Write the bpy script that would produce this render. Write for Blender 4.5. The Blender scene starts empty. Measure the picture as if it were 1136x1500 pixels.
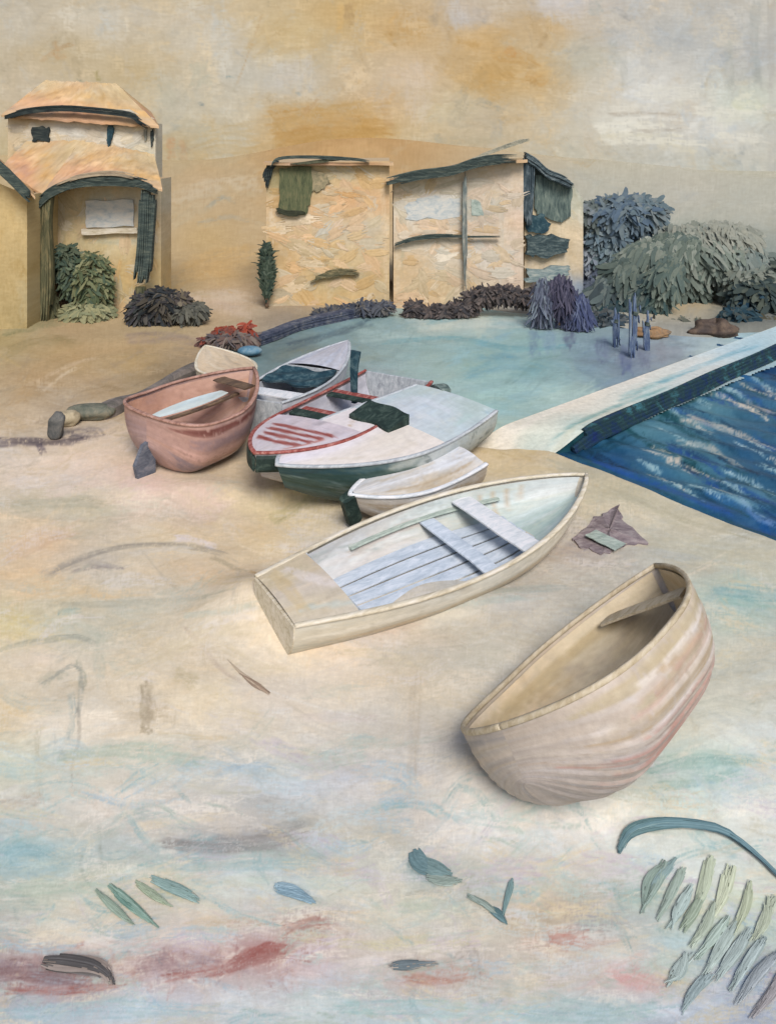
import bpy, math, random
import numpy as np
from mathutils import Vector, Matrix

random.seed(7)
RNG = np.random.default_rng(7)
scene = bpy.context.scene
COL = scene.collection
R = math.radians

# ------------------------------------------------------------------ camera model used to lay the place out
F, CX, HZ, CAM_H = 1100.0, 568.0, 200.0, 6.0      # focal length, centre, horizon in photograph pixels; eye height in metres
ALB = 0.80                                          # sRGB of a painted patch -> albedo factor
EXPO = 0.0


def ground(px, py, z=0.0):
    d = (CAM_H - z) * F / (py - HZ)
    return Vector(((px - CX) * d / F, d, z))


def wall_pt(px, py, d):
    return Vector(((px - CX) * d / F, d, CAM_H - (py - HZ) * d / F))


def lin(c, k=ALB):
    a = np.asarray(c, float) / 255.0
    return np.where(a <= 0.04045, a / 12.92, ((a + 0.055) / 1.055) ** 2.4) * k


# ------------------------------------------------------------------ brush engine: pigment laid down stroke by stroke
def smooth(x):
    x = np.clip(x, 0, 1)
    return x * x * (3 - 2 * x)


def spline(pts, n):
    p = np.asarray(pts, float)
    if len(p) == 2:
        t = np.linspace(0, 1, n)[:, None]
        return p[0] * (1 - t) + p[1] * t
    q = np.vstack([2 * p[0] - p[1], p, 2 * p[-1] - p[-2]])
    out = []
    m = len(p) - 1
    for t in np.linspace(0, m - 1e-6, n):
        i = int(t); f = t - i
        a, b, c, d = q[i], q[i + 1], q[i + 2], q[i + 3]
        out.append(0.5 * ((2 * b) + (c - a) * f + (2 * a - 5 * b + 4 * c - d) * f * f + (3 * b - a - 3 * c + d) * f ** 3))
    return np.array(out)


class Pigment:
    """A raster of pigment colours (sRGB 0-255) that a surface's vertices pick up."""

    def __init__(s, x0, x1, y0, y1, step, base=(190, 180, 155), seed=1):
        s.x0, s.y0, s.step = x0, y0, step
        s.w = int((x1 - x0) / step) + 1
        s.h = int((y1 - y0) / step) + 1
        s.a = np.zeros((s.h, s.w, 3)) + np.array(base, float)
        s.rng = np.random.default_rng(seed)
        s.grain = s.rng.normal(0, 1, (s.h, s.w))
        wf = s.rng.normal(0, 1, (s.h, s.w)); wp_ = s.rng.normal(0, 1, (s.h, s.w))
        wf = sum(np.roll(wf, k, 1) for k in range(6)) / 2.45; wp_ = sum(np.roll(wp_, k, 0) for k in range(6)) / 2.45    # weft and warp
        s.grain = (s.grain * .6 + wf + wp_ * .8) / 1.42

    def field(s, pts, power=2.6):
        k = 6
        ys = np.arange(0, s.h + k, k); xs = np.arange(0, s.w + k, k)
        X, Y = np.meshgrid(xs * s.step + s.x0, ys * s.step + s.y0)
        num = np.zeros(X.shape + (3,)); den = np.zeros(X.shape)
        for (x, y, c) in pts:
            wgt = 1.0 / (((X - x) * 0.62) ** 2 + ((Y - y) * 1.15) ** 2 + 60.0) ** (power / 2)
            num += wgt[..., None] * np.array(c, float); den += wgt
        small = num / den[..., None]
        iy = np.arange(s.h) / k; ix = np.arange(s.w) / k
        y0 = iy.astype(int); x0 = ix.astype(int)
        fy = (iy - y0)[:, None, None]; fx = (ix - x0)[None, :, None]
        g = lambda yy, xx: small[np.clip(yy, 0, len(ys) - 1)][:, np.clip(xx, 0, len(xs) - 1)]
        s.a = (g(y0, x0) * (1 - fy) * (1 - fx) + g(y0 + 1, x0) * fy * (1 - fx) + g(y0, x0 + 1) * (1 - fy) * fx + g(y0 + 1, x0 + 1) * fy * fx)

    def _lay(s, P, w, col, alpha, soft, bristle, dry, ends):
        m = w * 1.15 + s.step
        ix0 = max(0, int((P[:, 0].min() - m - s.x0) / s.step)); ix1 = min(s.w, int((P[:, 0].max() + m - s.x0) / s.step) + 2)
        iy0 = max(0, int((P[:, 1].min() - m - s.y0) / s.step)); iy1 = min(s.h, int((P[:, 1].max() + m - s.y0) / s.step) + 2)
        if ix1 <= ix0 or iy1 <= iy0:
            return
        X, Y = np.meshgrid(np.arange(ix0, ix1) * s.step + s.x0, np.arange(iy0, iy1) * s.step + s.y0)
        best = np.full(X.shape, 1e18); V = np.zeros(X.shape); S = np.zeros(X.shape)
        n = len(P)
        seg = P[1:] - P[:-1]; L = np.hypot(seg[:, 0], seg[:, 1]) + 1e-9
        cum = np.concatenate([[0], np.cumsum(L)]); tot = cum[-1]
        for i in range(n - 1):
            dx = X - P[i, 0]; dy = Y - P[i, 1]
            ux, uy = seg[i] / L[i]
            t = dx * ux + dy * uy
            tc = np.clip(t, 0, L[i])
            d2 = (dx - tc * ux) ** 2 + (dy - tc * uy) ** 2
            b = d2 < best
            best[b] = d2[b]
            V[b] = (dy * ux - dx * uy)[b]
            tt = t if (n == 2) else np.where((i == 0) & (t < 0), t, np.where((i == n - 2) & (t > L[i]), t, tc))
            S[b] = ((cum[i] + tt) / tot)[b]
        nb = int(np.clip(w / s.step * 1.3, 4, 60))
        tab = s.rng.random((nb + 2, 9)); trim0 = s.rng.random(nb + 2) * ends[0]; trim1 = 1 - s.rng.random(nb + 2) * ends[1]
        v = np.clip(V / w, -1, 1)
        vb = (v + 1) / 2 * nb; b0 = vb.astype(int)
        sb = np.clip(S, 0, 1) * 7; s0 = sb.astype(int); fs = sb - s0
        tex = tab[b0, s0] * (1 - fs) + tab[b0, s0 + 1] * fs
        wob = 1 + 0.16 * np.sin(S * 9 + tab[0, 0] * 6) + 0.1 * np.sin(S * 23 + tab[1, 1] * 6)
        edge = smooth((1 - np.sqrt(best) / (w * wob)) / max(soft, 0.02))
        e = 0.05
        edge *= smooth((S - trim0[b0] + e) / e) * smooth((trim1[b0] - S + e) / e)
        al = alpha * edge * (1 - bristle * tex)
        if dry > 0:
            al *= smooth((s.grain[iy0:iy1, ix0:ix1] + 2.2 - dry * (1.2 + 2.2 * tex)) / 0.8)
        c = np.array(col, float) + (tex[..., None] - 0.5) * 22 * bristle
        A = s.a[iy0:iy1, ix0:ix1]
        A += (c - A) * al[..., None]

    def stroke(s, pts, w, col, alpha=0.85, soft=0.34, bristle=0.62, dry=0.35, ends=(0.10, 0.25)):
        P = np.asarray(pts, float)
        if len(P) > 2:
            P = spline(P, max(8, min(36, 6 * len(P))))
        s._lay(P, w, col, alpha, soft, bristle, dry, ends)

    def auto(s, n, length, width, jit=7, ang=0.0, spread=0.35, alpha=0.6, dry=0.3, box=None):
        """loose strokes that pick up the colour lying under them, a little lighter or darker, warmer or cooler"""
        bx = box or (s.x0, s.x0 + s.w * s.step, s.y0, s.y0 + s.h * s.step)
        for _ in range(n):
            x = s.rng.uniform(bx[0], bx[1]); y = s.rng.uniform(bx[2], bx[3])
            i = int(np.clip((y - s.y0) / s.step, 0, s.h - 1)); j = int(np.clip((x - s.x0) / s.step, 0, s.w - 1))
            l = s.rng.normal(0, jit); hshift = s.rng.normal(0, jit * 0.45)
            c = s.a[i, j] + l + np.array([hshift, 0.1 * hshift, -hshift * 1.1])
            a = ang + s.rng.normal(0, spread); ln = length * s.rng.uniform(0.5, 1.6) / 2
            dx, dy = math.cos(a) * ln, math.sin(a) * ln
            bend = s.rng.normal(0, 0.12) * ln
            P = spline([(x - dx, y - dy), (x - dy * bend / ln, y + dx * bend / ln), (x + dx, y + dy)], 5)
            s._lay(P, width * s.rng.uniform(0.5, 1.5), c, alpha, 0.4, 0.72, dry, (0.25, 0.4))

    def scumble(s, n, pal, box, length=90, width=11, mix=.5, alpha=.6, ang=0.0, spread=.35, dry=.7):
        """broken strokes of a few mixed tints dragged over the ground colour"""
        for _ in range(n):
            x = s.rng.uniform(box[0], box[1]); y = s.rng.uniform(box[2], box[3])
            i = int(np.clip((y - s.y0) / s.step, 0, s.h - 1)); j = int(np.clip((x - s.x0) / s.step, 0, s.w - 1))
            c = s.a[i, j] * (1 - mix) + np.array(pal[s.rng.integers(len(pal))], float) * mix
            a = ang + s.rng.normal(0, spread); ln = length * s.rng.uniform(.4, 1.5) / 2
            dx, dy = math.cos(a) * ln, math.sin(a) * ln; b = s.rng.normal(0, .22)
            P = spline([(x - dx, y - dy), (x - dy * b, y + dx * b), (x + dx, y + dy)], 7)
            s._lay(P, width * s.rng.uniform(.4, 1.4), c, alpha, .3, .8, dry, (.3, .4))

    def speckle(s, amt=2.2):
        s.a += s.grain[..., None] * amt

    def pick(s, X, Y):
        x = np.clip((np.asarray(X) - s.x0) / s.step, 0, s.w - 1.001); y = np.clip((np.asarray(Y) - s.y0) / s.step, 0, s.h - 1.001)
        xi = x.astype(int); yi = y.astype(int); fx = (x - xi)[..., None]; fy = (y - yi)[..., None]
        a = s.a
        return (a[yi, xi] * (1 - fx) * (1 - fy) + a[yi, xi + 1] * fx * (1 - fy) + a[yi + 1, xi] * (1 - fx) * fy + a[yi + 1, xi + 1] * fx * fy)


# ------------------------------------------------------------------ materials
def nodes_of(name):
    m = bpy.data.materials.new(name)
    m.use_nodes = True
    nt = m.node_tree
    nt.nodes.clear()
    return m, nt, nt.nodes, nt.links


def pigment_material(name, rough=0.75, bump=0.25, scale=14.0, vary=0.10, spec=0.25, stretch=(1, 1, 1)):
    """oil pigment carried by the mesh, broken up by bristle noise, with a ridged paint relief"""
    m, nt, N, K = nodes_of(name)
    out = N.new('ShaderNodeOutputMaterial'); b = N.new('ShaderNodeBsdfPrincipled')
    at = N.new('ShaderNodeAttribute'); at.attribute_name = 'Col'
    tc = N.new('ShaderNodeTexCoord'); mp = N.new('ShaderNodeMapping'); mp.inputs['Scale'].default_value = stretch
    K.new(tc.outputs['Object'], mp.inputs['Vector'])
    n1 = N.new('ShaderNodeTexNoise'); n1.inputs['Scale'].default_value = scale; n1.inputs['Detail'].default_value = 6
    n1.inputs['Roughness'].default_value = 0.7
    K.new(mp.outputs[0], n1.inputs['Vector'])
    mr = N.new('ShaderNodeMapRange'); mr.inputs['From Min'].default_value = 0.3; mr.inputs['From Max'].default_value = 0.7
    mr.inputs['To Min'].default_value = 1 - vary; mr.inputs['To Max'].default_value = 1 + vary
    K.new(n1.outputs['Fac'], mr.inputs['Value'])
    mx = N.new('ShaderNodeVectorMath'); mx.operation = 'SCALE'
    K.new(at.outputs['Color'], mx.inputs[0]); K.new(mr.outputs[0], mx.inputs['Scale'])
    K.new(mx.outputs[0], b.inputs['Base Color'])
    b.inputs['Roughness'].default_value = rough
    b.inputs['Specular IOR Level'].default_value = spec
    bp = N.new('ShaderNodeBump'); bp.inputs['Strength'].default_value = bump; bp.inputs['Distance'].default_value = 0.02
    K.new(n1.outputs['Fac'], bp.inputs['Height'])
    K.new(bp.outputs[0], b.inputs['Normal'])
    K.new(b.outputs[0], out.inputs[0])
    return m


def brushed(name, cols, scale=6.0, stretch=(1, 1, 1), rough=0.7, bump=0.35, spec=0.25):
    """two to four pigments dragged over each other along one direction"""
    m, nt, N, K = nodes_of(name)
    out = N.new('ShaderNodeOutputMaterial'); b = N.new('ShaderNodeBsdfPrincipled')
    tc = N.new('ShaderNodeTexCoord'); mp = N.new('ShaderNodeMapping'); mp.inputs['Scale'].default_value = stretch
    K.new(tc.outputs['Object'], mp.inputs['Vector'])
    n1 = N.new('ShaderNodeTexNoise'); n1.inputs['Scale'].default_value = scale; n1.inputs['Detail'].default_value = 5
    n1.inputs['Roughness'].default_value = 0.72; n1.inputs['Distortion'].default_value = 0.6
    K.new(mp.outputs[0], n1.inputs['Vector'])
    rp = N.new('ShaderNodeValToRGB'); el = rp.color_ramp.elements
    k = len(cols)
    while len(el) < k:
        el.new(0.5)
    for i, c in enumerate(cols):
        el[i].position = 0.34 + 0.32 * i / max(1, k - 1)
        el[i].color = tuple(lin(c)) + (1,)
    K.new(n1.outputs['Fac'], rp.inputs[0]); K.new(rp.outputs[0], b.inputs['Base Color'])
    b.inputs['Roughness'].default_value = rough; b.inputs['Specular IOR Level'].default_value = spec
    bp = N.new('ShaderNodeBump'); bp.inputs['Strength'].default_value = bump; bp.inputs['Distance'].default_value = 0.015
    K.new(n1.outputs['Fac'], bp.inputs['Height']); K.new(bp.outputs[0], b.inputs['Normal'])
    K.new(b.outputs[0], out.inputs[0])
    return m


M_SAND = pigment_material('sand_pigment', 0.9, 0.2, 9.0, 0.07, 0.15)
M_WATER = pigment_material('water_pigment', 0.5, 0.2, 5.0, 0.08, 0.18, (1, 2.5, 1))
M_WALL = pigment_material('plaster_pigment', 0.85, 0.16, 5.0, 0.06, 0.15, (1, 1, 2.2))
M_HULL = pigment_material('boat_pigment', 0.6, 0.35, 12.0, 0.09, 0.25, (0.35, 1, 1))
M_LEAF = pigment_material('leaf_pigment', 0.8, 0.1, 5.0, 0.15, 0.15)
M_WEED = pigment_material('weed_pigment', 0.85, 0.1, 9.0, 0.1, 0.1)
_nt = M_LEAF.node_tree
_out = [n for n in _nt.nodes if n.type == 'OUTPUT_MATERIAL'][0]; _pb = [n for n in _nt.nodes if n.type == 'BSDF_PRINCIPLED'][0]
_tr = _nt.nodes.new('ShaderNodeBsdfTranslucent'); _mx = _nt.nodes.new('ShaderNodeMixShader'); _mx.inputs[0].default_value = 0.4
_nt.links.new(_pb.inputs['Base Color'].links[0].from_socket, _tr.inputs['Color'])
_nt.links.new(_pb.outputs[0], _mx.inputs[1]); _nt.links.new(_tr.outputs[0], _mx.inputs[2]); _nt.links.new(_mx.outputs[0], _out.inputs[0])
M_STONE = pigment_material('stone_pigment', 0.85, 0.5, 9.0, 0.14, 0.15)

m, nt, N, K = nodes_of('sky_pigment')
_o = N.new('ShaderNodeOutputMaterial'); _e = N.new('ShaderNodeEmission'); _a = N.new('ShaderNodeAttribute'); _a.attribute_name = 'Col'
K.new(_a.outputs['Color'], _e.inputs['Color']); _e.inputs['Strength'].default_value = 1.0
K.new(_e.outputs[0], _o.inputs[0])
M_SKY = m

SLATE = brushed('slate_brush', [(38, 48, 46), (62, 74, 70), (98, 104, 92)], 5, (0.5, 1, 3))
DARK = brushed('dark_brush', [(24, 30, 32), (40, 50, 50), (70, 76, 70)], 5, (0.5, 1, 3))
BROWN = brushed('brown_brush', [(70, 55, 48), (98, 78, 62), (130, 105, 80)], 6, (0.6, 1, 2))
OLIVE = brushed('olive_brush', [(70, 72, 52), (96, 94, 68), (130, 118, 84)], 4, (2, 2, 0.5))
GREENSH = brushed('green_shutter_brush', [(66, 72, 50), (92, 96, 66), (112, 108, 76)], 5, (2.5, 1, 0.6))
TEALDK = brushed('dark_teal_brush', [(22, 46, 58), (36, 66, 76), (84, 106, 110)], 5, (1, 1, 1))
GREENBLK = brushed('green_black_brush', [(24, 38, 34), (38, 54, 48), (72, 86, 76)], 7, (0.6, 1, 1))
REDP = brushed('red_brush', [(120, 56, 50), (150, 78, 70), (182, 130, 120)], 8, (0.6, 2, 1))
CREAM = brushed('cream_brush', [(186, 172, 146), (212, 200, 176), (226, 216, 200)], 6, (0.5, 2, 2))
GREYP = brushed('grey_brush', [(150, 152, 156), (178, 182, 184), (208, 208, 208)], 6, (0.6, 2, 1))
WHITEP = brushed('white_brush', [(196, 200, 202), (220, 220, 220), (236, 230, 228)], 6, (0.6, 2, 1))
SAGE = brushed('sage_brush', [(138, 150, 140), (164, 174, 162), (188, 194, 182)], 6, (0.6, 2, 1))
BLUEPOST = brushed('blue_post_brush', [(58, 74, 112), (92, 108, 134), (138, 150, 158)], 5, (3, 3, 0.5))
ORANGE = brushed('orange_tile_brush', [(186, 130, 88), (204, 150, 106), (212, 176, 130)], 3, (0.8, 1, 1.4), 0.85)
PALEPANE = brushed('pale_pane_brush', [(166, 174, 176), (196, 196, 190), (214, 206, 192)], 3, (1, 1, 2), 0.5)
CREASE = brushed('mauve_cloth_brush', [(112, 98, 100), (136, 122, 122), (160, 148, 144)], 5, (1, 2, 1), 0.85)


# ------------------------------------------------------------------ mesh helpers
def link(name, me, mat=None, parent=None):
    o = bpy.data.objects.new(name, me)
    COL.objects.link(o)
    if mat is not None:
        me.materials.append(mat)
    if parent is not None:
        o.parent = parent
    return o


def raw_mesh(name, V, Fq, cols=None, smooth_shade=True):
    V = np.asarray(V, float).reshape(-1, 3); Fq = np.asarray(Fq, int)
    me = bpy.data.meshes.new(name)
    k = Fq.shape[1]
    me.vertices.add(len(V)); me.vertices.foreach_set('co', V.ravel())
    me.loops.add(Fq.size); me.loops.foreach_set('vertex_index', Fq.ravel())
    me.polygons.add(len(Fq)); me.polygons.foreach_set('loop_start', np.arange(0, Fq.size, k))
    try:
        me.polygons.foreach_set('loop_total', np.full(len(Fq), k))
    except Exception:
        pass
    me.polygons.foreach_set('use_smooth', np.full(len(Fq), smooth_shade))
    me.update(calc_edges=True)
    if cols is not None:
        ca = me.color_attributes.new('Col', 'FLOAT_COLOR', 'POINT')
        c4 = np.ones((len(V), 4)); c4[:, :3] = np.clip(cols, 0, 1).reshape(-1, 3)
        ca.data.foreach_set('color', c4.ravel())
    me.validate()
    return me


def grid_faces(nr, nc, keep=None, flip=False):
    i = np.arange(nr - 1)[:, None] * nc + np.arange(nc - 1)[None, :]
    q = np.stack([i, i + 1, i + nc + 1, i + nc], -1)
    if flip:
        q = q[..., ::-1]
    if keep is not None:
        k = keep[:-1, :-1] | keep[1:, :-1] | keep[:-1, 1:] | keep[1:, 1:]
        return q[k]
    return q.reshape(-1, 4)


class Geo:
    """collects pieces of ONE part"""

    def __init__(s):
        s.v = []; s.f = []; s.c = []

    def add(s, V, Q, col=None):
        n = sum(len(a) for a in s.v)
        V = np.asarray(V, float).reshape(-1, 3)
        s.v.append(V); s.f += [tuple(int(i) + n for i in q) for q in Q]
        s.c.append(np.zeros((len(V), 3)) + (lin(col) if col is not None else 0.5))

    def box(s, lo, hi, col=None, jit=0.0):
        (a, b, c), (d, e, f) = lo, hi
        V = np.array([(x, y, z) for z in (c, f) for y in (b, e) for x in (a, d)])
        V += RNG.normal(0, 1, V.shape) * jit
        s.add(V, [(0, 2, 3, 1), (4, 5, 7, 6), (0, 1, 5, 4), (2, 6, 7, 3), (0, 4, 6, 2), (1, 3, 7, 5)], col)

    def prism(s, poly, a, b, axis=1, col=None):
        """polygon (two other axes) pushed along an axis from a to b"""
        n = len(poly); V = []
        for t in (a, b):
            for (p, q) in poly:
                v = [p, q]; v.insert(axis, t); V.append(v)
        Q = [tuple(range(n)), tuple(range(2 * n - 1, n - 1, -1))] + [(i, i + n, (i + 1) % n + n, (i + 1) % n)[::1] for i in range(n)]
        s.add(V, Q, col)

    def sweep(s, path, w, t, n=8, side=None, col=None):
        """flat-oval section swept along a path; w,t may vary along it"""
        P = np.asarray(path, float); k = len(P)
        W = np.broadcast_to(np.asarray(w, float), (k,)); T = np.broadcast_to(np.asarray(t, float), (k,))
        tan = np.gradient(P, axis=0); tan /= np.linalg.norm(tan, axis=1)[:, None] + 1e-9
        ref = np.array(side if side is not None else (0, 0, 1.0))
        A = np.cross(tan, ref); A /= np.linalg.norm(A, axis=1)[:, None] + 1e-9
        B = np.cross(A, tan)
        V = []
        for i in range(k):
            for j in range(n):
                th = 2 * math.pi * (j + 0.5) / n
                ca, sa = math.cos(th), math.sin(th)
                q = lambda x: math.copysign(abs(x) ** 0.6, x)
                V.append(P[i] + A[i] * W[i] * q(ca) + B[i] * T[i] * q(sa))
        Q = [(i * n + j, i * n + (j + 1) % n, (i + 1) * n + (j + 1) % n, (i + 1) * n + j) for i in range(k - 1) for j in range(n)]
        Q += [tuple(range(n))[::-1], tuple((k - 1) * n + j for j in range(n))]
        s.add(V, Q, col)

    def bristles(s, path, w, depth, n=7, ragged=0.25, col=None, up=(0, 0, 1), wob=0.12):
        """a beam laid like one loaded brush-stroke: parallel laths that end unevenly"""
        P = spline(path, 22); up = np.array(up, float)
        for k in range(n):
            q = (k + 0.5) / n - 0.5
            edge = abs(q) * 2
            a = random.random() * ragged * (0.3 + edge) * 0.6; b = 1 - random.random() * ragged * (0.3 + edge)
            i0 = int(a * 21); i1 = max(i0 + 3, int(b * 21) + 1)
            S = P[i0:i1] + up * (q * w)
            S = S + up * (np.sin(np.linspace(0, 5, len(S)) + k) * w / n * wob * 2)[:, None]
            tw = np.linspace(1, 1, len(S)); tw[-1] = 0.25; tw[-2] = 0.7; tw[0] = 0.5
            s.sweep(S, depth / 2 * (0.85 + 0.3 * random.random()), tw * w / n * 0.62, 6, side=up, col=col)

    def build(s, name, mat, parent=None, smooth_shade=False, origin=None):
        V = np.vstack(s.v)
        if origin is not None:
            V = V - np.array(origin)
        me = bpy.data.meshes.new(name)
        me.from_pydata(V.tolist(), [], s.f)
        ca = me.color_attributes.new('Col', 'FLOAT_COLOR', 'POINT')
        c4 = np.ones((len(V), 4)); c4[:, :3] = np.vstack(s.c)
        ca.data.foreach_set('color', c4.ravel())
        if smooth_shade:
            me.polygons.foreach_set('use_smooth', np.full(len(me.polygons), True))
        me.validate()
        o = link(name, me, mat, parent)
        if origin is not None and parent is None:
            o.location = origin
        return o


def tag(o, label=None, cat=None, group=None, kind=None):
    if label: o['label'] = label
    if cat: o['category'] = cat
    if group: o['group'] = group
    if kind: o['kind'] = kind
    return o


def thing(name, loc, label, cat, group=None, rz=0.0):
    o = bpy.data.objects.new(name, None)
    COL.objects.link(o)
    o.empty_display_size = 0.3
    o.location = loc
    o.rotation_euler.z = rz
    return tag(o, label, cat, group)


def in_poly(X, Y, poly):
    r = np.zeros(X.shape, bool); n = len(poly)
    for i in range(n):
        x1, y1 = poly[i]; x2, y2 = poly[(i + 1) % n]
        if y1 == y2: continue
        c = ((y1 > Y) != (y2 > Y)) & (X < (x2 - x1) * (Y - y1) / (y2 - y1) + x1)
        r ^= c
    return r


def blur(a, k, it=2):
    for _ in range(it):
        for ax in (0, 1):
            p = np.pad(a, [(k, k) if i == ax else (0, 0) for i in (0, 1)], mode='edge')
            c = np.cumsum(p, axis=ax)
            c = np.concatenate([np.zeros_like(np.take(c, [0], ax)), c], ax)
            n = a.shape[ax]
            a = (np.take(c, range(2 * k + 1, 2 * k + 1 + n), ax) - np.take(c, range(0, n), ax)) / (2 * k + 1)
    return a



def ribbon(g, pts, w0, w1, z0, col, seedw=0, lift=.02, flat=.003):
    """one blade lying on the sand; points in photograph pixels on the ground"""
    p = [tuple(ground(x, y, 0.0)) for x, y in pts]
    P_ = spline(p, 16); t = np.linspace(0, 1, 16)
    P_[:, 2] = ripple(P_[:, 0], P_[:, 1]) + z0 + lift * np.sin(math.pi * t)
    wd = (w0 + (w1 - w0) * t) * (.45 + .75 * np.sin(math.pi * np.clip(t * .9 + .08, 0, 1)))
    tan = np.gradient(P_, axis=0); nrm = np.stack([-tan[:, 1], tan[:, 0], 0 * t], -1); nrm /= np.linalg.norm(nrm, axis=1)[:, None]
    nf = 11; off = np.linspace(-1, 1, nf)                 # a dry blade: flat, its fibres fraying at both ends
    a0 = np.array([random.randrange(0, 4) if abs(q) > .3 else 0 for q in off]); b0 = np.array([15 - random.randrange(0, 6) if abs(q) > .3 else 15 for q in off])
    V = P_[:, None, :] + nrm[:, None, :] * (wd[:, None] * off[None, :])[..., None]
    V[..., 2] += ripple(V[..., 0], V[..., 1]) - ripple(P_[:, 0], P_[:, 1])[:, None]
    V[..., 2] += .003 * np.cos(off * 1.5)[None, :] + RNG.normal(0, .0006, (16, nf))
    base = len(g.c)
    keep = [(i * nf + j, i * nf + j + 1, (i + 1) * nf + j + 1, (i + 1) * nf + j) for i in range(15) for j in range(nf - 1) if a0[j] <= i < b0[j] and random.random() > .012]
    g.add(V, keep, (0, 0, 0))
    fib = RNG.normal(0, 9, nf)
    g.c[-1] = lin(np.clip(np.array(col, float)[None, None, :] + fib[None, :, None] + RNG.normal(0, 3, (16, nf, 1)), 5, 250)).reshape(-1, 3)


def daubs(name, root, pig, box, d, n, wid, ln, ang, spread, mat, pal, mix=.4, seed=1):
    """thick plaster daubs trowelled on a front at distance d, each fraying at its ends"""
    r = random.Random(seed); g = Geo()
    for k in range(n):
        x = r.uniform(box[0], box[1]); y = r.uniform(box[2], box[3]); a = ang + r.gauss(0, spread); L = ln * r.uniform(.5, 1.3) / 2
        p = np.array([wall_pt(x - L * math.cos(a), y - L * math.sin(a), d), wall_pt(x + r.gauss(0, 1), y + r.gauss(0, 1.5), d), wall_pt(x + L * math.cos(a), y + L * math.sin(a), d)])
        P_ = spline(p, 12); t = np.linspace(0, 1, 12); w = wid * d / F * r.uniform(.4, 1.2) * (.6 + .5 * np.sin(math.pi * t))
        tan = np.gradient(P_, axis=0); nrm = np.stack([-tan[:, 2], 0 * t, tan[:, 0]], -1); nrm /= np.linalg.norm(nrm, axis=1)[:, None]
        nf = 9; off = np.linspace(-1, 1, nf)
        a0 = [r.randrange(0, 4) if abs(q) > .2 else r.randrange(0, 2) for q in off]; b0 = [11 - (r.randrange(0, 5) if abs(q) > .2 else r.randrange(0, 2)) for q in off]
        V = P_[:, None, :] + nrm[:, None, :] * (w[:, None] * off[None, :])[..., None]
        V[..., 1] += -.004 - .0015 * (k % 7) + RNG.normal(0, .0008, (12, nf)) - .004 * np.cos(off * 1.4)[None, :]
        own = pig.pick(np.array([x]), np.array([y]))[0]
        c = own * (1 - mix) + np.array(pal[r.randrange(len(pal))]) * mix + r.gauss(0, 4)
        fib = RNG.normal(0, 6, nf)
        g.add(V - np.array(root.location), [(i * nf + j, i * nf + j + 1, (i + 1) * nf + j + 1, (i + 1) * nf + j) for i in range(11) for j in range(nf - 1) if a0[j] <= i < b0[j]], (0, 0, 0))
        g.c[-1] = lin(np.clip(c[None, None, :] + fib[None, :, None] + RNG.normal(0, 2, (12, nf, 1)), 5, 245)).reshape(-1, 3)
    return g.build(name, mat, root, True)


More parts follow.
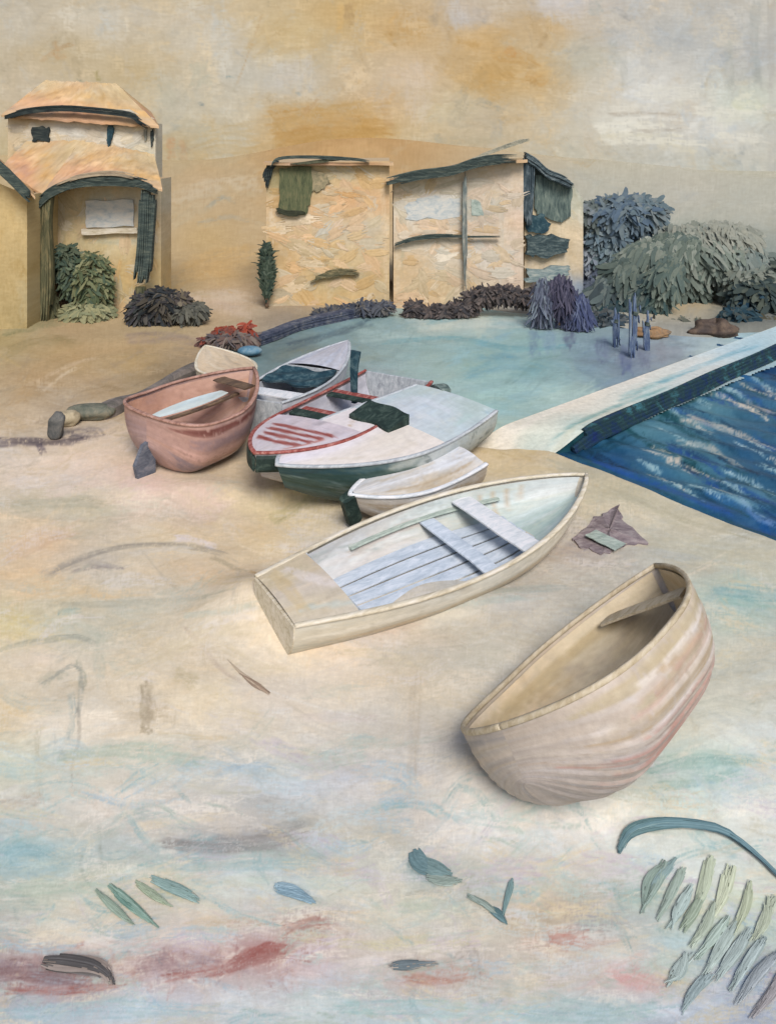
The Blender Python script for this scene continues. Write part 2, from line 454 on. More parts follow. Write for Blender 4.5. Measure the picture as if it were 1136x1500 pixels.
# ================================================================== SETTING
SAND_POINTS = [(int(a), int(b), (int(c), int(d), int(e))) for a, b, c, d, e in (q.split(',') for q in """
0,500,170,150,105;100,520,178,150,105;60,560,175,146,106;200,530,178,150,105;150,575,166,142,108;250,550,140,120,92;330,530,140,120,100
30,600,178,155,120;110,600,160,145,122;30,690,215,195,170;120,680,218,195,172;200,720,214,185,166;300,745,200,175,152;180,640,205,180,150
50,740,190,175,142;120,740,180,170,142;400,740,205,185,142;450,720,215,195,142;380,800,205,180,137;60,790,205,175,137;250,790,205,185,147
150,825,180,168,147;250,815,195,180,155;60,850,212,180,137;300,850,210,180,142;80,890,186,175,147;180,890,175,170,147;300,890,195,180,152
30,910,200,180,124;60,960,215,195,167;150,930,186,180,157;100,1000,200,185,157;200,980,215,195,162;300,960,200,180,147;400,960,225,200,167
500,960,222,198,168;600,960,192,178,152;650,900,200,190,167;630,1000,195,180,152;700,820,190,185,170;20,1050,215,185,134;60,1060,215,200,176
150,1060,220,200,168;220,1050,186,166,134;280,1030,225,200,163;350,1060,215,195,162;420,1040,205,190,167;500,1060,196,182,158;600,1080,190,176,152
30,1110,190,186,154;110,1110,186,190,180;200,1100,205,190,163;300,1120,186,180,162;400,1130,182,182,167;500,1130,192,182,168;600,1150,196,182,162
700,1200,206,196,178;60,1200,190,176,152;150,1170,215,196,168;250,1190,206,190,168;340,1210,195,180,157;450,1150,190,186,176;620,1200,192,178,156
100,1250,166,180,170;30,1250,152,175,170;200,1240,180,180,166;300,1240,162,156,147;400,1230,155,146,132;450,1260,170,175,162;540,1230,192,182,157
60,1300,180,180,152;150,1290,195,186,152;250,1290,190,190,157;350,1290,200,200,182;430,1310,190,195,182;500,1300,205,200,172;570,1290,196,184,158
100,1350,205,195,167;200,1360,200,190,162;300,1350,205,190,162;400,1360,186,166,147;460,1360,172,135,116;550,1340,190,185,157
40,1430,142,110,100;100,1430,134,104,96;200,1420,186,160,142;240,1410,165,132,118;320,1410,165,132,118;390,1400,158,110,95;450,1410,190,166,152;540,1400,200,186,167
60,1480,172,182,180;200,1480,186,190,186;350,1470,195,195,186;480,1480,182,190,180;150,1375,220,205,185;280,1380,215,200,180
620,1280,150,158,146;700,1220,210,200,186;750,1300,196,182,157;700,1300,170,166,142;640,1380,190,180,152;700,1360,186,176,152;760,1350,186,166,134
820,1340,180,160,134;840,1370,176,135,116;860,1350,152,150,142;620,1420,176,144,126;680,1430,176,152,134;760,1440,186,176,152;900,1400,200,190,167
930,1430,200,158,148;980,1420,180,186,162;620,1480,176,190,180;750,1480,166,186,180;880,1480,172,186,180;1000,1480,190,195,195;1100,1480,155,160,168
900,1180,206,200,181;850,1220,206,196,181;1000,1180,195,205,190;1100,1180,215,206,187;950,1140,172,180,166;1050,1140,158,176,162
1000,1280,206,206,190;950,1310,160,174,156;1080,1300,205,205,182;1050,1350,182,186,154;1120,1350,190,195,168;1000,1380,176,190,180;1100,1430,158,168,176
1080,900,165,175,157;1080,870,152,175,162;1100,950,186,180,158;1060,1050,205,200,177;1100,1080,205,200,181;1000,830,178,170,147;1100,830,180,172,147
900,850,176,166,147;850,800,158,148,138;900,720,180,170,142;880,680,180,168,137;1000,760,190,180,152;760,660,192,170,130;720,650,205,182,144
560,930,200,180,157;740,880,176,170,157;700,960,186,176,152;560,800,200,190,175;800,1000,190,175,150;1120,760,176,168,146;690,1180,196,184,164
300,460,186,160,125;330,440,205,180,152;250,470,180,160,122;420,470,150,136,117;500,430,205,175,127;100,480,176,150,112;20,470,176,160,122;650,440,205,180,147
450,490,120,118,108;300,350,195,165,115;320,400,200,165,112;300,280,192,165,128;270,420,186,160,117;20,350,180,160,117;220,340,190,165,125;480,340,200,170,125
900,300,178,174,156;1000,290,182,177,160;1100,300,180,177,160;1000,360,150,158,145;1100,380,140,148,138;880,420,150,160,160;1000,440,190,170,135;1100,460,110,112,105
1000,490,150,148,138;760,430,160,158,150;-150,600,178,155,120;-150,900,200,180,150;-150,1300,190,180,155;1300,900,180,172,150;1300,1300,190,190,172;-150,350,180,160,117;1300,350,170,168,152
""".replace('\n', ';').split(';') if q.strip())]

LAGOON = [(255, 560), (330, 505), (430, 478), (560, 455), (700, 452), (820, 470), (940, 488), (1040, 496), (1200, 478), (1215, 484), (1100, 520), (860, 620), (735, 650), (670, 640), (610, 620), (480, 640), (330, 590)]
SEA = [(790, 647), (850, 600), (990, 545), (1130, 487), (1220, 450), (1700, 330), (2300, 330), (2300, 1242), (1500, 929), (1136, 786), (980, 722), (880, 681)]

SAND_POINTS = [(x, y, tuple(min(236, v * 1.05 + (o if y > 1050 else p_)) for v, o, p_ in zip(c, (5, 9, 17), (5, 6, 10))) if y > 560 else c) for x, y, c in SAND_POINTS]
SAND_POINTS += [(x, y, c) for x, y, c in [(480, 254, (178, 142, 94)), (570, 256, (178, 144, 98)), (410, 256, (178, 146, 102)), (480, 290, (186, 152, 104)), (330, 254, (178, 158, 122)), (260, 254, (176, 158, 124)), (300, 275, (182, 158, 118))]]
P = Pigment(-300, 1440, 243, 1580, 1.5, seed=3)
P.field(SAND_POINTS)
P.auto(1500, 150, 15, 11, 0.0, 0.30, 0.5, 0.3, (-300, 1440, 560, 1580))
P.auto(1100, 80, 9, 10, 0.0, 0.35, 0.5, 0.5, (-300, 1440, 560, 1580))
P.auto(400, 70, 12, 8, 1.57, 0.35, 0.35, 0.5, (-300, 1440, 840, 1580))
P.auto(900, 60, 5, 6, -0.05, 0.4, 0.45, 0.5, (-300, 1440, 268, 620))
P.auto(1500, 110, 3.2, 8, 0.0, 0.35, 0.6, 0.6, (-300, 1440, 500, 1580))
P.auto(500, 60, 3.5, 8, 1.57, 0.3, 0.5, 0.7, (-300, 1440, 640, 1580))
for a in [
    # far ochre land between the houses
    ([(240, 330), (300, 300), (390, 285)], 16, (188, 168, 132)), ([(245, 300), (330, 285), (395, 290)], 10, (196, 178, 148)),
    ([(250, 410), (330, 380), (385, 372)], 22, (202, 164, 106), .6), ([(300, 312), (325, 300), (345, 306)], 3, (150, 150, 135), .7),
    ([(285, 330), (330, 322), (370, 326)], 3, (160, 155, 138), .6), ([(240, 440), (320, 432), (380, 440)], 10, (208, 190, 165), .7),
    ([(270, 436), (370, 462)], 9, (200, 178, 156), .6),
    ([(385, 262), (480, 256), (600, 258)], 9, (180, 144, 96), .8), ([(380, 280), (480, 270), (600, 275)], 12, (194, 156, 104), .7),
    # bank at the left
    ([(25, 590), (60, 540), (130, 515), (230, 505), (310, 515)], 14, (186, 155, 112), .6), ([(50, 560), (110, 532), (160, 520)], 3, (205, 178, 145), .8),
    ([(60, 575), (90, 550), (120, 535)], 2.5, (210, 188, 158), .8), ([(0, 520), (60, 500), (120, 500)], 9, (150, 132, 92), .7),
    ([(0, 490), (50, 478), (110, 470)], 7, (120, 118, 84), .6), ([(180, 498), (250, 494), (330, 508)], 9, (140, 122, 112), .6),
    ([(100, 585), (220, 560), (300, 540)], 14, (150, 128, 94), .5), ([(330, 500), (420, 486), (520, 466)], 8, (122, 116, 106), .8),
    ([(290, 505), (330, 497), (365, 490)], 7, (110, 80, 72), .8),
    # beach just below the wall
    ([(-60, 652), (40, 648), (95, 646), (150, 638)], 8, (84, 74, 78), .85), ([(100, 636), (135, 630), (150, 640)], 7, (88, 80, 84), .7),
    ([(55, 660), (66, 655)], 9, (74, 64, 76), .7), ([(0, 668), (60, 664), (140, 652), (230, 640)], 6, (200, 180, 150), .5),
    ([(0, 705), (70, 690), (150, 672)], 12, (222, 203, 180), .6), ([(60, 728), (160, 702), (230, 684)], 9, (224, 200, 180), .55),
    ([(170, 690), (240, 718), (330, 742)], 16, (218, 186, 166), .5), ([(15, 745), (60, 738), (120, 735), (165, 740)], 10, (160, 156, 132), .6),
    ([(130, 752), (200, 742), (260, 738)], 8, (186, 184, 158), .5), ([(230, 760), (250, 752), (280, 755)], 8, (182, 172, 156), .5),
    ([(320, 780), (340, 750), (390, 735)], 14, (216, 196, 160), .6), ([(395, 760), (440, 742), (480, 728)], 10, (196, 182, 136), .8),
    ([(405, 764), (450, 738)], 4, (170, 160, 120), .6), ([(330, 765), (345, 790)], 9, (220, 206, 190), .5),
    ([(255, 791), (280, 792), (318, 804)], 6, (226, 212, 206), .9), ([(10, 815), (60, 790), (120, 770)], 12, (200, 166, 134), .5),
    # drawn-out arc of grey at the left
    ([(70, 838), (130, 812), (200, 800), (270, 802), (320, 812), (365, 832)], 5, (150, 142, 128), .75), ([(60, 845), (120, 822), (170, 836)], 9, (160, 150, 136), .6),
    ([(100, 838), (150, 830), (180, 836)], 4, (140, 130, 124), .7), ([(190, 815), (250, 806), (300, 812)], 5, (212, 202, 186), .7),
    ([(310, 818), (340, 834), (365, 846)], 5, (160, 148, 122), .6), ([(0, 858), (60, 850), (120, 842)], 10, (190, 176, 150), .5),
    ([(30, 872), (120, 868), (220, 870)], 8, (218, 186, 142), .6), ([(85, 895), (120, 893)], 6, (140, 160, 150), .7),
    ([(70, 884), (160, 884), (260, 884), (340, 888)], 5, (160, 158, 138), .55), ([(270, 908), (330, 912), (400, 908)], 5, (180, 184, 168), .6),
    ([(60, 905), (100, 916), (160, 930)], 14, (182, 182, 162), .6), ([(0, 948), (50, 936), (110, 930), (150, 944)], 5, (156, 156, 140), .7),
    ([(150, 925), (145, 965), (150, 1010)], 10, (180, 180, 160), .5), ([(112, 965), (122, 990), (118, 1015)], 6, (150, 150, 132), .65),
    ([(60, 1000), (80, 985), (100, 990)], 9, (172, 168, 146), .5), ([(104, 1010), (106, 1060), (92, 1100)], 6, (160, 168, 160), .6),
    ([(114, 1030), (116, 1080), (108, 1110), (105, 1150)], 3, (150, 140, 126), .6), ([(55, 1070), (55, 1120), (60, 1170)], 6, (176, 164, 136), .5),
    ([(85, 1103), (100, 1108)], 8, (140, 160, 170), .6), ([(215, 1000), (216, 1040), (212, 1072)], 12, (172, 156, 128), .65), ([(205, 1072), (225, 1076)], 5, (146, 132, 106), .7),
    ([(230, 1078), (300, 1082), (340, 1080)], 4, (192, 168, 124), .5), ([(230, 1000), (280, 1000), (330, 1020)], 30, (228, 204, 166), .35),
    ([(270, 925), (300, 955), (325, 985), (370, 1012)], 4, (180, 160, 142), .6), ([(255, 990), (290, 1005)], 14, (178, 162, 124), .45),
    ([(340, 1020), (430, 1000), (500, 990)], 20, (212, 196, 178), .45), ([(320, 1052), (318, 1070)], 6, (226, 210, 180), .7),
    ([(40, 1118), (170, 1104), (300, 1108)], 16, (182, 184, 160), .5), ([(190, 1085), (250, 1082), (305, 1086)], 5, (214, 208, 188), .7),
    ([(340, 1080), (360, 1074), (385, 1080)], 3, (222, 214, 206), .7), ([(310, 1130), (360, 1128), (400, 1130)], 14, (168, 182, 184), .45),
    ([(100, 1158), (130, 1165), (170, 1198)], 8, (206, 180, 156), .6), ([(0, 1160), (30, 1150), (55, 1150)], 6, (214, 208, 196), .7),
    ([(0, 1178), (30, 1168), (70, 1168)], 11, (176, 160, 142), .6), ([(60, 1182), (160, 1180), (260, 1210), (330, 1230)], 12, (190, 190, 180), .5),
    ([(200, 1212), (270, 1200), (330, 1196)], 8, (224, 204, 168), .65), ([(240, 1232), (310, 1240), (390, 1236), (450, 1218)], 16, (150, 144, 136), .7),
    ([(400, 1216), (440, 1204), (480, 1208)], 9, (148, 148, 140), .6), ([(300, 1165), (380, 1150), (430, 1160)], 14, (205, 200, 196), .5),
    ([(0, 1250), (40, 1235), (80, 1250)], 20, (146, 172, 168), .55), ([(10, 1260), (60, 1262), (110, 1262)], 14, (160, 180, 172), .5),
    ([(220, 1260), (300, 1268), (400, 1268), (480, 1262)], 14, (170, 184, 176), .6), ([(310, 1295), (380, 1300), (470, 1316)], 10, (206, 206, 186), .7),
    ([(400, 1308), (428, 1306), (460, 1326)], 10, (138, 162, 172), .75), ([(470, 1296), (490, 1330)], 9, (212, 208, 184), .5),
    ([(145, 1200), (148, 1260), (160, 1290)], 4, (160, 164, 150), .6), ([(120, 1240), (122, 1280), (150, 1310), (210, 1340)], 4, (146, 156, 142), .6),
    ([(22, 1320), (28, 1355), (55, 1370)], 4, (150, 164, 156), .6), ([(180, 1330), (230, 1310), (270, 1330)], 12, (204, 194, 148), .5),
    ([(270, 1365), (340, 1355), (440, 1352)], 12, (200, 178, 146), .6), ([(330, 1358), (390, 1356), (420, 1352)], 5, (184, 156, 134), .6),
    ([(410, 1372), (450, 1358), (490, 1350)], 14, (172, 130, 114), .75), ([(430, 1375), (520, 1384), (600, 1380)], 9, (206, 196, 152), .6),
    ([(90, 1362), (110, 1350), (130, 1370)], 10, (226, 208, 184), .7), ([(108, 1386), (125, 1380)], 5, (180, 130, 116), .6),
    # dark red band of weed along the bottom
    ([(-40, 1432), (60, 1420), (110, 1432)], 22, (136, 108, 102), .75), ([(100, 1432), (160, 1436), (220, 1430)], 12, (176, 136, 124), .6),
    ([(0, 1444), (80, 1450), (170, 1446)], 8, (168, 112, 100), .6), ([(190, 1420), (250, 1410), (300, 1414)], 18, (150, 124, 120), .6),
    ([(240, 1438), (320, 1424), (400, 1404), (455, 1404)], 14, (158, 112, 102), .75), ([(340, 1414), (390, 1394), (430, 1400)], 10, (152, 92, 84), .6),
    ([(200, 1384), (260, 1372), (320, 1386)], 12, (222, 206, 190), .6), ([(40, 1466), (140, 1462), (240, 1468)], 9, (200, 188, 180), .5),
    ([(0, 1490), (200, 1486), (420, 1490)], 18, (176, 188, 188), .6), ([(420, 1470), (500, 1464), (560, 1476)], 16, (178, 190, 178), .6),
    # weed patches at the middle foot
    ([(604, 1254), (622, 1276), (650, 1282)], 18, (124, 144, 142), .85), ([(640, 1284), (690, 1290), (735, 1310)], 12, (158, 164, 150), .65),
    ([(590, 1310), (640, 1304), (680, 1314), (725, 1345)], 3, (150, 146, 130), .6), ([(690, 1330), (735, 1372), (758, 1420), (762, 1460)], 14, (206, 198, 180), .6),
    ([(590, 1330), (640, 1330), (690, 1350)], 12, (184, 188, 166), .5), ([(560, 1380), (640, 1372), (700, 1382)], 9, (206, 192, 146), .5),
    ([(590, 1424), (630, 1428), (690, 1420), (720, 1432)], 12, (182, 142, 124), .7), ([(665, 1400), (690, 1390), (700, 1440)], 9, (150, 140, 130), .6),
    ([(740, 1345), (800, 1346), (850, 1340)], 10, (164, 152, 128), .6), ([(800, 1374), (830, 1376), (862, 1366)], 8, (182, 126, 110), .8),
    ([(780, 1384), (860, 1396), (950, 1380)], 11, (208, 196, 168), .6), ([(770, 1440), (840, 1428), (900, 1418)], 10, (196, 178, 148), .55),
    ([(890, 1412), (930, 1432), (985, 1450)], 18, (204, 160, 150), .75), ([(900, 1410), (920, 1425)], 10, (220, 200, 194), .6),
    ([(600, 1450), (608, 1480), (615, 1500)], 6, (140, 164, 164), .6), ([(700, 1455), (718, 1470), (735, 1455)], 6, (146, 168, 164), .6),
    ([(760, 1480), (860, 1470), (960, 1486)], 16, (164, 186, 182), .6), ([(990, 1450), (1040, 1476), (1080, 1490)], 10, (214, 206, 190), .5),
    ([(1050, 1440), (1100, 1400), (1136, 1390)], 12, (176, 168, 176), .5), ([(1110, 1470), (1136, 1420)], 9, (178, 140, 150), .5),
    # right middle and lower
    ([(860, 1195), (900, 1180), (950, 1200)], 22, (212, 206, 192), .55), ([(830, 1240), (860, 1290), (900, 1330)], 18, (206, 200, 188), .5),
    ([(900, 1140), (980, 1125), (1050, 1118), (1100, 1128)], 12, (158, 178, 164), .75), ([(960, 1162), (1040, 1150), (1090, 1132)], 8, (140, 168, 158), .65),
    ([(1030, 1130), (1090, 1115), (1140, 1120)], 8, (140, 170, 166), .6), ([(760, 1180), (830, 1186), (900, 1170)], 8, (176, 184, 172), .55),
    ([(930, 1090), (1000, 1080), (1040, 1060)], 22, (214, 208, 186), .55), ([(1000, 1020), (1070, 1010), (1120, 1030)], 24, (206, 200, 180), .45),
    ([(1040, 864), (1090, 862), (1160, 862)], 6, (130, 160, 160), .8), ([(1050, 880), (1100, 882), (1160, 886)], 9, (146, 174, 160), .75),
    ([(1040, 905), (1100, 900), (1140, 904)], 7, (170, 180, 162), .5), ([(700, 880), (760, 870), (830, 862)], 8, (160, 168, 158), .6),
    ([(640, 900), (720, 888), (800, 880)], 6, (168, 180, 172), .6), ([(930, 850), (1000, 836), (1060, 836)], 10, (184, 172, 146), .5),
    ([(850, 730), (920, 722), (1010, 770)], 14, (186, 178, 150), .5), ([(930, 790), (1020, 800), (1136, 812)], 16, (194, 184, 154), .5),
    ([(700, 652), (750, 660), (790, 664)], 16, (192, 168, 122), .7), ([(680, 672), (740, 690), (830, 690)], 10, (206, 184, 142), .7),
    ([(800, 672), (900, 712), (1000, 750), (1136, 795)], 12, (172, 164, 138), .6),
    ([(590, 940), (650, 935), (690, 950)], 14, (190, 176, 152), .5), ([(610, 980), (605, 1080), (600, 1180)], 10, (184, 166, 142), .4),
    ([(520, 1060), (600, 1075), (660, 1060)], 26, (190, 178, 160), .45), ([(440, 1050), (500, 1046), (560, 1052)], 8, (206, 190, 178), .5),
    ([(380, 1008), (460, 1032), (560, 1052)], 1.6, (222, 216, 206), .7), ([(480, 1290), (510, 1260), (508, 1210)], 2, (226, 222, 210), .6),
    ([(380, 910), (430, 925), (520, 925)], 4, (196, 164, 118), .7), ([(365, 840), (390, 885), (425, 918)], 5, (200, 160, 108), .8),
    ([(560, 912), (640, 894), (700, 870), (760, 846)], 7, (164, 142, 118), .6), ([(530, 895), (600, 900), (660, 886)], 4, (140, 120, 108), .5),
]:
    P.stroke(a[0], a[1], a[2], a[3] if len(a) > 3 else 0.8)
LOW = [(138, 174, 174), (236, 224, 206), (196, 180, 190), (160, 186, 198), (228, 212, 184), (176, 192, 184), (206, 206, 200), (190, 204, 204), (222, 200, 160), (196, 190, 168), (214, 206, 206), (168, 182, 168)]
P.scumble(520, LOW, (-250, 1400, 1090, 1560), 130, 13, .72, .85, 0.0, .22, .6)
P.scumble(160, [(230, 212, 186), (214, 196, 160), (196, 184, 158), (222, 212, 204), (186, 186, 168)], (-250, 1400, 700, 1090), 120, 12, .65, .8, 0.0, .25, .6)
P.scumble(110, [(150, 172, 168), (226, 214, 190), (160, 176, 160), (206, 196, 192)], (-250, 1400, 1160, 1560), 70, 6, .75, .85, .3, .45)
P.scumble(120, [(206, 190, 160), (170, 160, 140), (226, 212, 190)], (-250, 1400, 860, 1560), 46, 6, .45, .5, 1.57, .2)
P.scumble(160, [(196, 160, 108), (206, 182, 142), (178, 150, 104), (190, 176, 146)], (-300, 860, 244, 440), 50, 4.5, .45, .65, -.1, .35)
P.scumble(50, [(188, 186, 172), (170, 172, 160), (196, 190, 170)], (860, 1440, 244, 330), 60, 4, .5, .65, -.1, .35)
P.scumble(90, [(140, 122, 100), (196, 168, 120), (206, 184, 150), (150, 140, 120)], (-250, 560, 470, 700), 80, 6, .45, .6, -.25, .3)
P.scumble(80, [(160, 112, 104), (140, 118, 120), (206, 180, 168)], (-60, 460, 1395, 1455), 26, 5, .55, .6, 1.5, .3)
for a in [([(-40, 1488), (150, 1480), (330, 1490)], 14, (164, 186, 188), .75), ([(480, 1478), (620, 1470), (760, 1482)], 14, (158, 186, 180), .75), ([(740, 1476), (860, 1486), (1000, 1478)], 13, (160, 184, 182), .7), ([(0, 1300), (80, 1296), (170, 1306)], 12, (176, 190, 168), .7), ([(350, 1290), (440, 1296), (540, 1290)], 10, (188, 200, 186), .7), ([(570, 1330), (640, 1322), (690, 1336)], 10, (176, 186, 168), .7), ([(1040, 1300), (1100, 1320), (1160, 1316)], 14, (196, 206, 176), .6), ([(60, 1110), (180, 1100), (300, 1114)], 12, (178, 188, 170), .7), ([(700, 1190), (780, 1180), (870, 1192)], 9, (176, 188, 178), .7), ([(-40, 1430), (60, 1424), (120, 1434), (170, 1440)], 15, (132, 100, 98), .75), ([(0, 1450), (90, 1452), (190, 1448)], 7, (160, 104, 94), .7), ([(200, 1426), (280, 1416), (330, 1418)], 13, (152, 126, 126), .7),
          ([(230, 1440), (320, 1424), (395, 1402), (450, 1402)], 10, (158, 108, 100), .8), ([(345, 1412), (392, 1392), (436, 1400)], 8, (148, 84, 76), .8), ([(410, 1370), (450, 1356), (492, 1350)], 9, (170, 126, 112), .75), ([(240, 1234), (310, 1244), (390, 1238), (450, 1220)], 12, (148, 142, 136), .75),
          ([(310, 1130), (380, 1122), (410, 1126)], 8, (166, 184, 192), .7), ([(0, 1252), (50, 1240), (90, 1256)], 14, (142, 172, 172), .7), ([(250, 1268), (350, 1274), (470, 1266)], 10, (164, 186, 182), .7), ([(590, 1424), (640, 1430), (700, 1424)], 7, (176, 130, 112), .75), ([(800, 1374), (862, 1366)], 6, (182, 120, 104), .8),
          ([(930, 1142), (1010, 1126), (1100, 1122)], 10, (146, 174, 166), .75), ([(1040, 866), (1100, 872), (1160, 870)], 9, (136, 168, 164), .8), ([(60, 1000), (110, 972), (118, 1020), (104, 1090)], 4, (150, 150, 138), .7), ([(210, 1000), (216, 1040), (210, 1072)], 9, (168, 152, 126), .7)]:
    P.stroke(a[0], a[1], a[2], a[3], .3, .7, .45, (.2, .35))
P.auto(700, 70, 4, 6, 0.0, 0.5, 0.5, 0.6, (-300, 1440, 560, 1580))
P.speckle(3.2)

DRIFTS = [(ground(px, py), am, rx, ry) for px, py, am, rx, ry in [(388, 884, .30, .75, .55), (440, 930, .05, .9, .35), (700, 1128, .10, .5, .4), (850, 1175, .12, .8, .35), (1000, 1075, .10, .5, .6), (300, 720, .10, .9, .4), (470, 722, .12, .9, .35), (700, 880, .08, 1.2, .4)]]


def ripple(x, y):
    """height of the sand: low ripples and the drifts blown against the hulls"""
    z = 0.018 * np.sin(x * 1.9 + 0.7 * y) + 0.014 * np.sin(y * 2.3 - x * 0.8) + 0.008 * np.sin(x * 5.1 + 1.0) * np.sin(y * 4.3)
    for gp, am, rx, ry in DRIFTS:
        z = z + am * np.exp(-((x - gp.x) / rx) ** 2 - ((y - gp.y) / ry) ** 2)
    return z


xs = np.concatenate([np.linspace(-2600, -310, 34), np.arange(-300, 1440, 1.6), np.linspace(1450, 3700, 34)])
ys = np.concatenate([np.arange(247, 1580, 1.6), np.linspace(1584, 2600, 24)])
GX, GY = np.meshgrid(xs, ys)
d = CAM_H * F / (GY - HZ)
wx = (GX - CX) * d / F
dip = blur(in_poly(GX, GY, LAGOON).astype(float), 4) + blur(in_poly(GX, GY, SEA).astype(float), 2)
hills = np.clip((d - 48) / 70, 0, 1) ** 1.3 * (3.6 + 1.6 * np.sin(wx * .055 + 1.2) + .9 * np.sin(wx * .13 + d * .02) - 2.4 * smooth((wx - 14) / 22)).clip(.15)
wz = ripple(wx, d) * (d < 40) + hills - 0.38 * np.clip(dip, 0, 1)
GROUNDPIG = P
beach = link('ground', raw_mesh('ground', np.stack([wx, d, wz], -1), grid_faces(len(ys), len(xs), flip=True), lin(P.pick(GX, GY))), M_SAND)
tag(beach, kind='structure')

# ---- pale lagoon behind the boats
P = Pigment(230, 1260, 430, 670, 1.5, seed=5)
P.field([(x, y, c) for x, y, c in [
    (300, 540, (150, 150, 140)), (360, 520, (112, 136, 136)), (420, 500, (108, 122, 120)), (480, 480, (126, 150, 150)), (560, 470, (140, 162, 158)), (640, 470, (190, 196, 182)), (620, 500, (140, 166, 162)),
    (700, 470, (196, 204, 192)), (740, 460, (160, 184, 180)), (800, 460, (150, 170, 172)), (700, 505, (128, 164, 164)), (780, 500, (146, 176, 170)), (700, 540, (150, 180, 172)), (780, 540, (134, 168, 166)), (640, 540, (160, 180, 170)),
    (860, 510, (130, 150, 156)), (920, 520, (122, 132, 146)), (980, 510, (150, 156, 160)), (1040, 505, (176, 190, 186)), (720, 590, (156, 186, 178)), (690, 620, (186, 200, 186)), (800, 570, (176, 198, 186)), (640, 590, (170, 190, 178)),
    (1100, 500, (170, 196, 198)), (1200, 480, (170, 196, 198)), (560, 560, (150, 160, 158)), (450, 540, (120, 138, 138))]])
P.auto(900, 80, 7, 9, -0.08, 0.3, 0.55, 0.35)
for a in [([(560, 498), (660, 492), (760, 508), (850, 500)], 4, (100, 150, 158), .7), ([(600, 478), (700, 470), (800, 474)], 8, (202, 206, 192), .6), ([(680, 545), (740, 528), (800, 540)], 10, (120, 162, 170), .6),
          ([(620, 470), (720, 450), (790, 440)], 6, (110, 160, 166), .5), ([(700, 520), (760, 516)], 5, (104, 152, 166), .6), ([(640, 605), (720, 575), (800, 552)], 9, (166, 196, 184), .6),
          ([(780, 480), (782, 520)], 9, (110, 130, 150), .6), ([(800, 470), (806, 515)], 12, (130, 150, 170), .6), ([(830, 470), (836, 510)], 10, (94, 98, 120), .7), ([(880, 490), (884, 530)], 12, (108, 116, 138), .7), ([(915, 500), (918, 548)], 10, (90, 100, 134), .7), ([(940, 500), (945, 540)], 10, (108, 112, 130), .6), ([(965, 498), (970, 530)], 8, (140, 138, 142), .5),  # upright violet strokes: reflected streaks painted into the water colour
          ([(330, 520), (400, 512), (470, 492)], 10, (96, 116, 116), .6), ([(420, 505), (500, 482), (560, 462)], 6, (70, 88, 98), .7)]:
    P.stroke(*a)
P.speckle(2.5)
xs = np.arange(240, 1250, 2.2); ys = np.arange(436, 662, 2.0)
GX, GY = np.meshgrid(xs, ys)
keep = blur(in_poly(GX, GY, LAGOON).astype(float), 6) > 0.02
d = CAM_H * F / (GY - HZ); wx = (GX - CX) * d / F
wz = -0.07 + 0.006 * np.sin(d * 6 + np.sin(wx * 1.3) * 2) + 0.004 * np.sin(wx * 4 + d * 2)
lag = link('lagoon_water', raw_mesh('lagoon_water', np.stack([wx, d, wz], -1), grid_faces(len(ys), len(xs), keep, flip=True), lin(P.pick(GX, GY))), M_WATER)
tag(lag, kind='structure')

# ---- deep blue sea at the right
P = Pigment(780, 1500, 470, 980, 1.4, seed=6)
P.field([(830, 645, (24, 62, 92)), (900, 640, (64, 110, 128)), (950, 620, (110, 146, 148)), (1000, 600, (104, 140, 144)), (1050, 580, (110, 146, 148)), (1100, 560, (70, 110, 134)), (1136, 530, (30, 66, 100)), (900, 670, (40, 86, 124)), (960, 690, (60, 108, 132)), (1020, 680, (90, 132, 140)), (1100, 650, (60, 100, 124)), (1100, 720, (110, 146, 156)), (1136, 690, (40, 84, 110)), (1060, 740, (40, 84, 120)), (1000, 660, (100, 140, 146)), (1136, 760, (44, 90, 130)), (1300, 700, (60, 104, 128)), (1300, 560, (50, 90, 120))])
P.a *= np.array([.74, .84, .90])
P.auto(700, 60, 6, 14, 0.48, 0.25, 0.7, 0.35)
rs = random.Random(4)
for k in range(150):
    x = rs.uniform(850, 1440); y = rs.uniform(520, 790)
    ln = rs.uniform(25, 75); c = rs.choice([(18, 52, 92), (22, 60, 84), (30, 72, 128), (24, 66, 72), (44, 96, 140), (16, 40, 62)])
    P.stroke([(x - ln, y - ln * .5), (x, y + rs.uniform(-3, 3)), (x + ln, y + ln * .46)], rs.uniform(2.0, 6), c, .95, .25, .6, .5, (.3, .4))
for k in range(60):
    x = rs.uniform(940, 1440); y = rs.uniform(545, 720)
    ln = rs.uniform(18, 50); c = rs.choice([(206, 192, 172), (196, 188, 174), (176, 196, 196), (160, 186, 186)])
    P.stroke([(x - ln, y - ln * .42), (x, y + rs.uniform(-2, 2)), (x + ln, y + ln * .5)], rs.uniform(1.6, 4), c, .95, .25, .55, .6, (.3, .4))
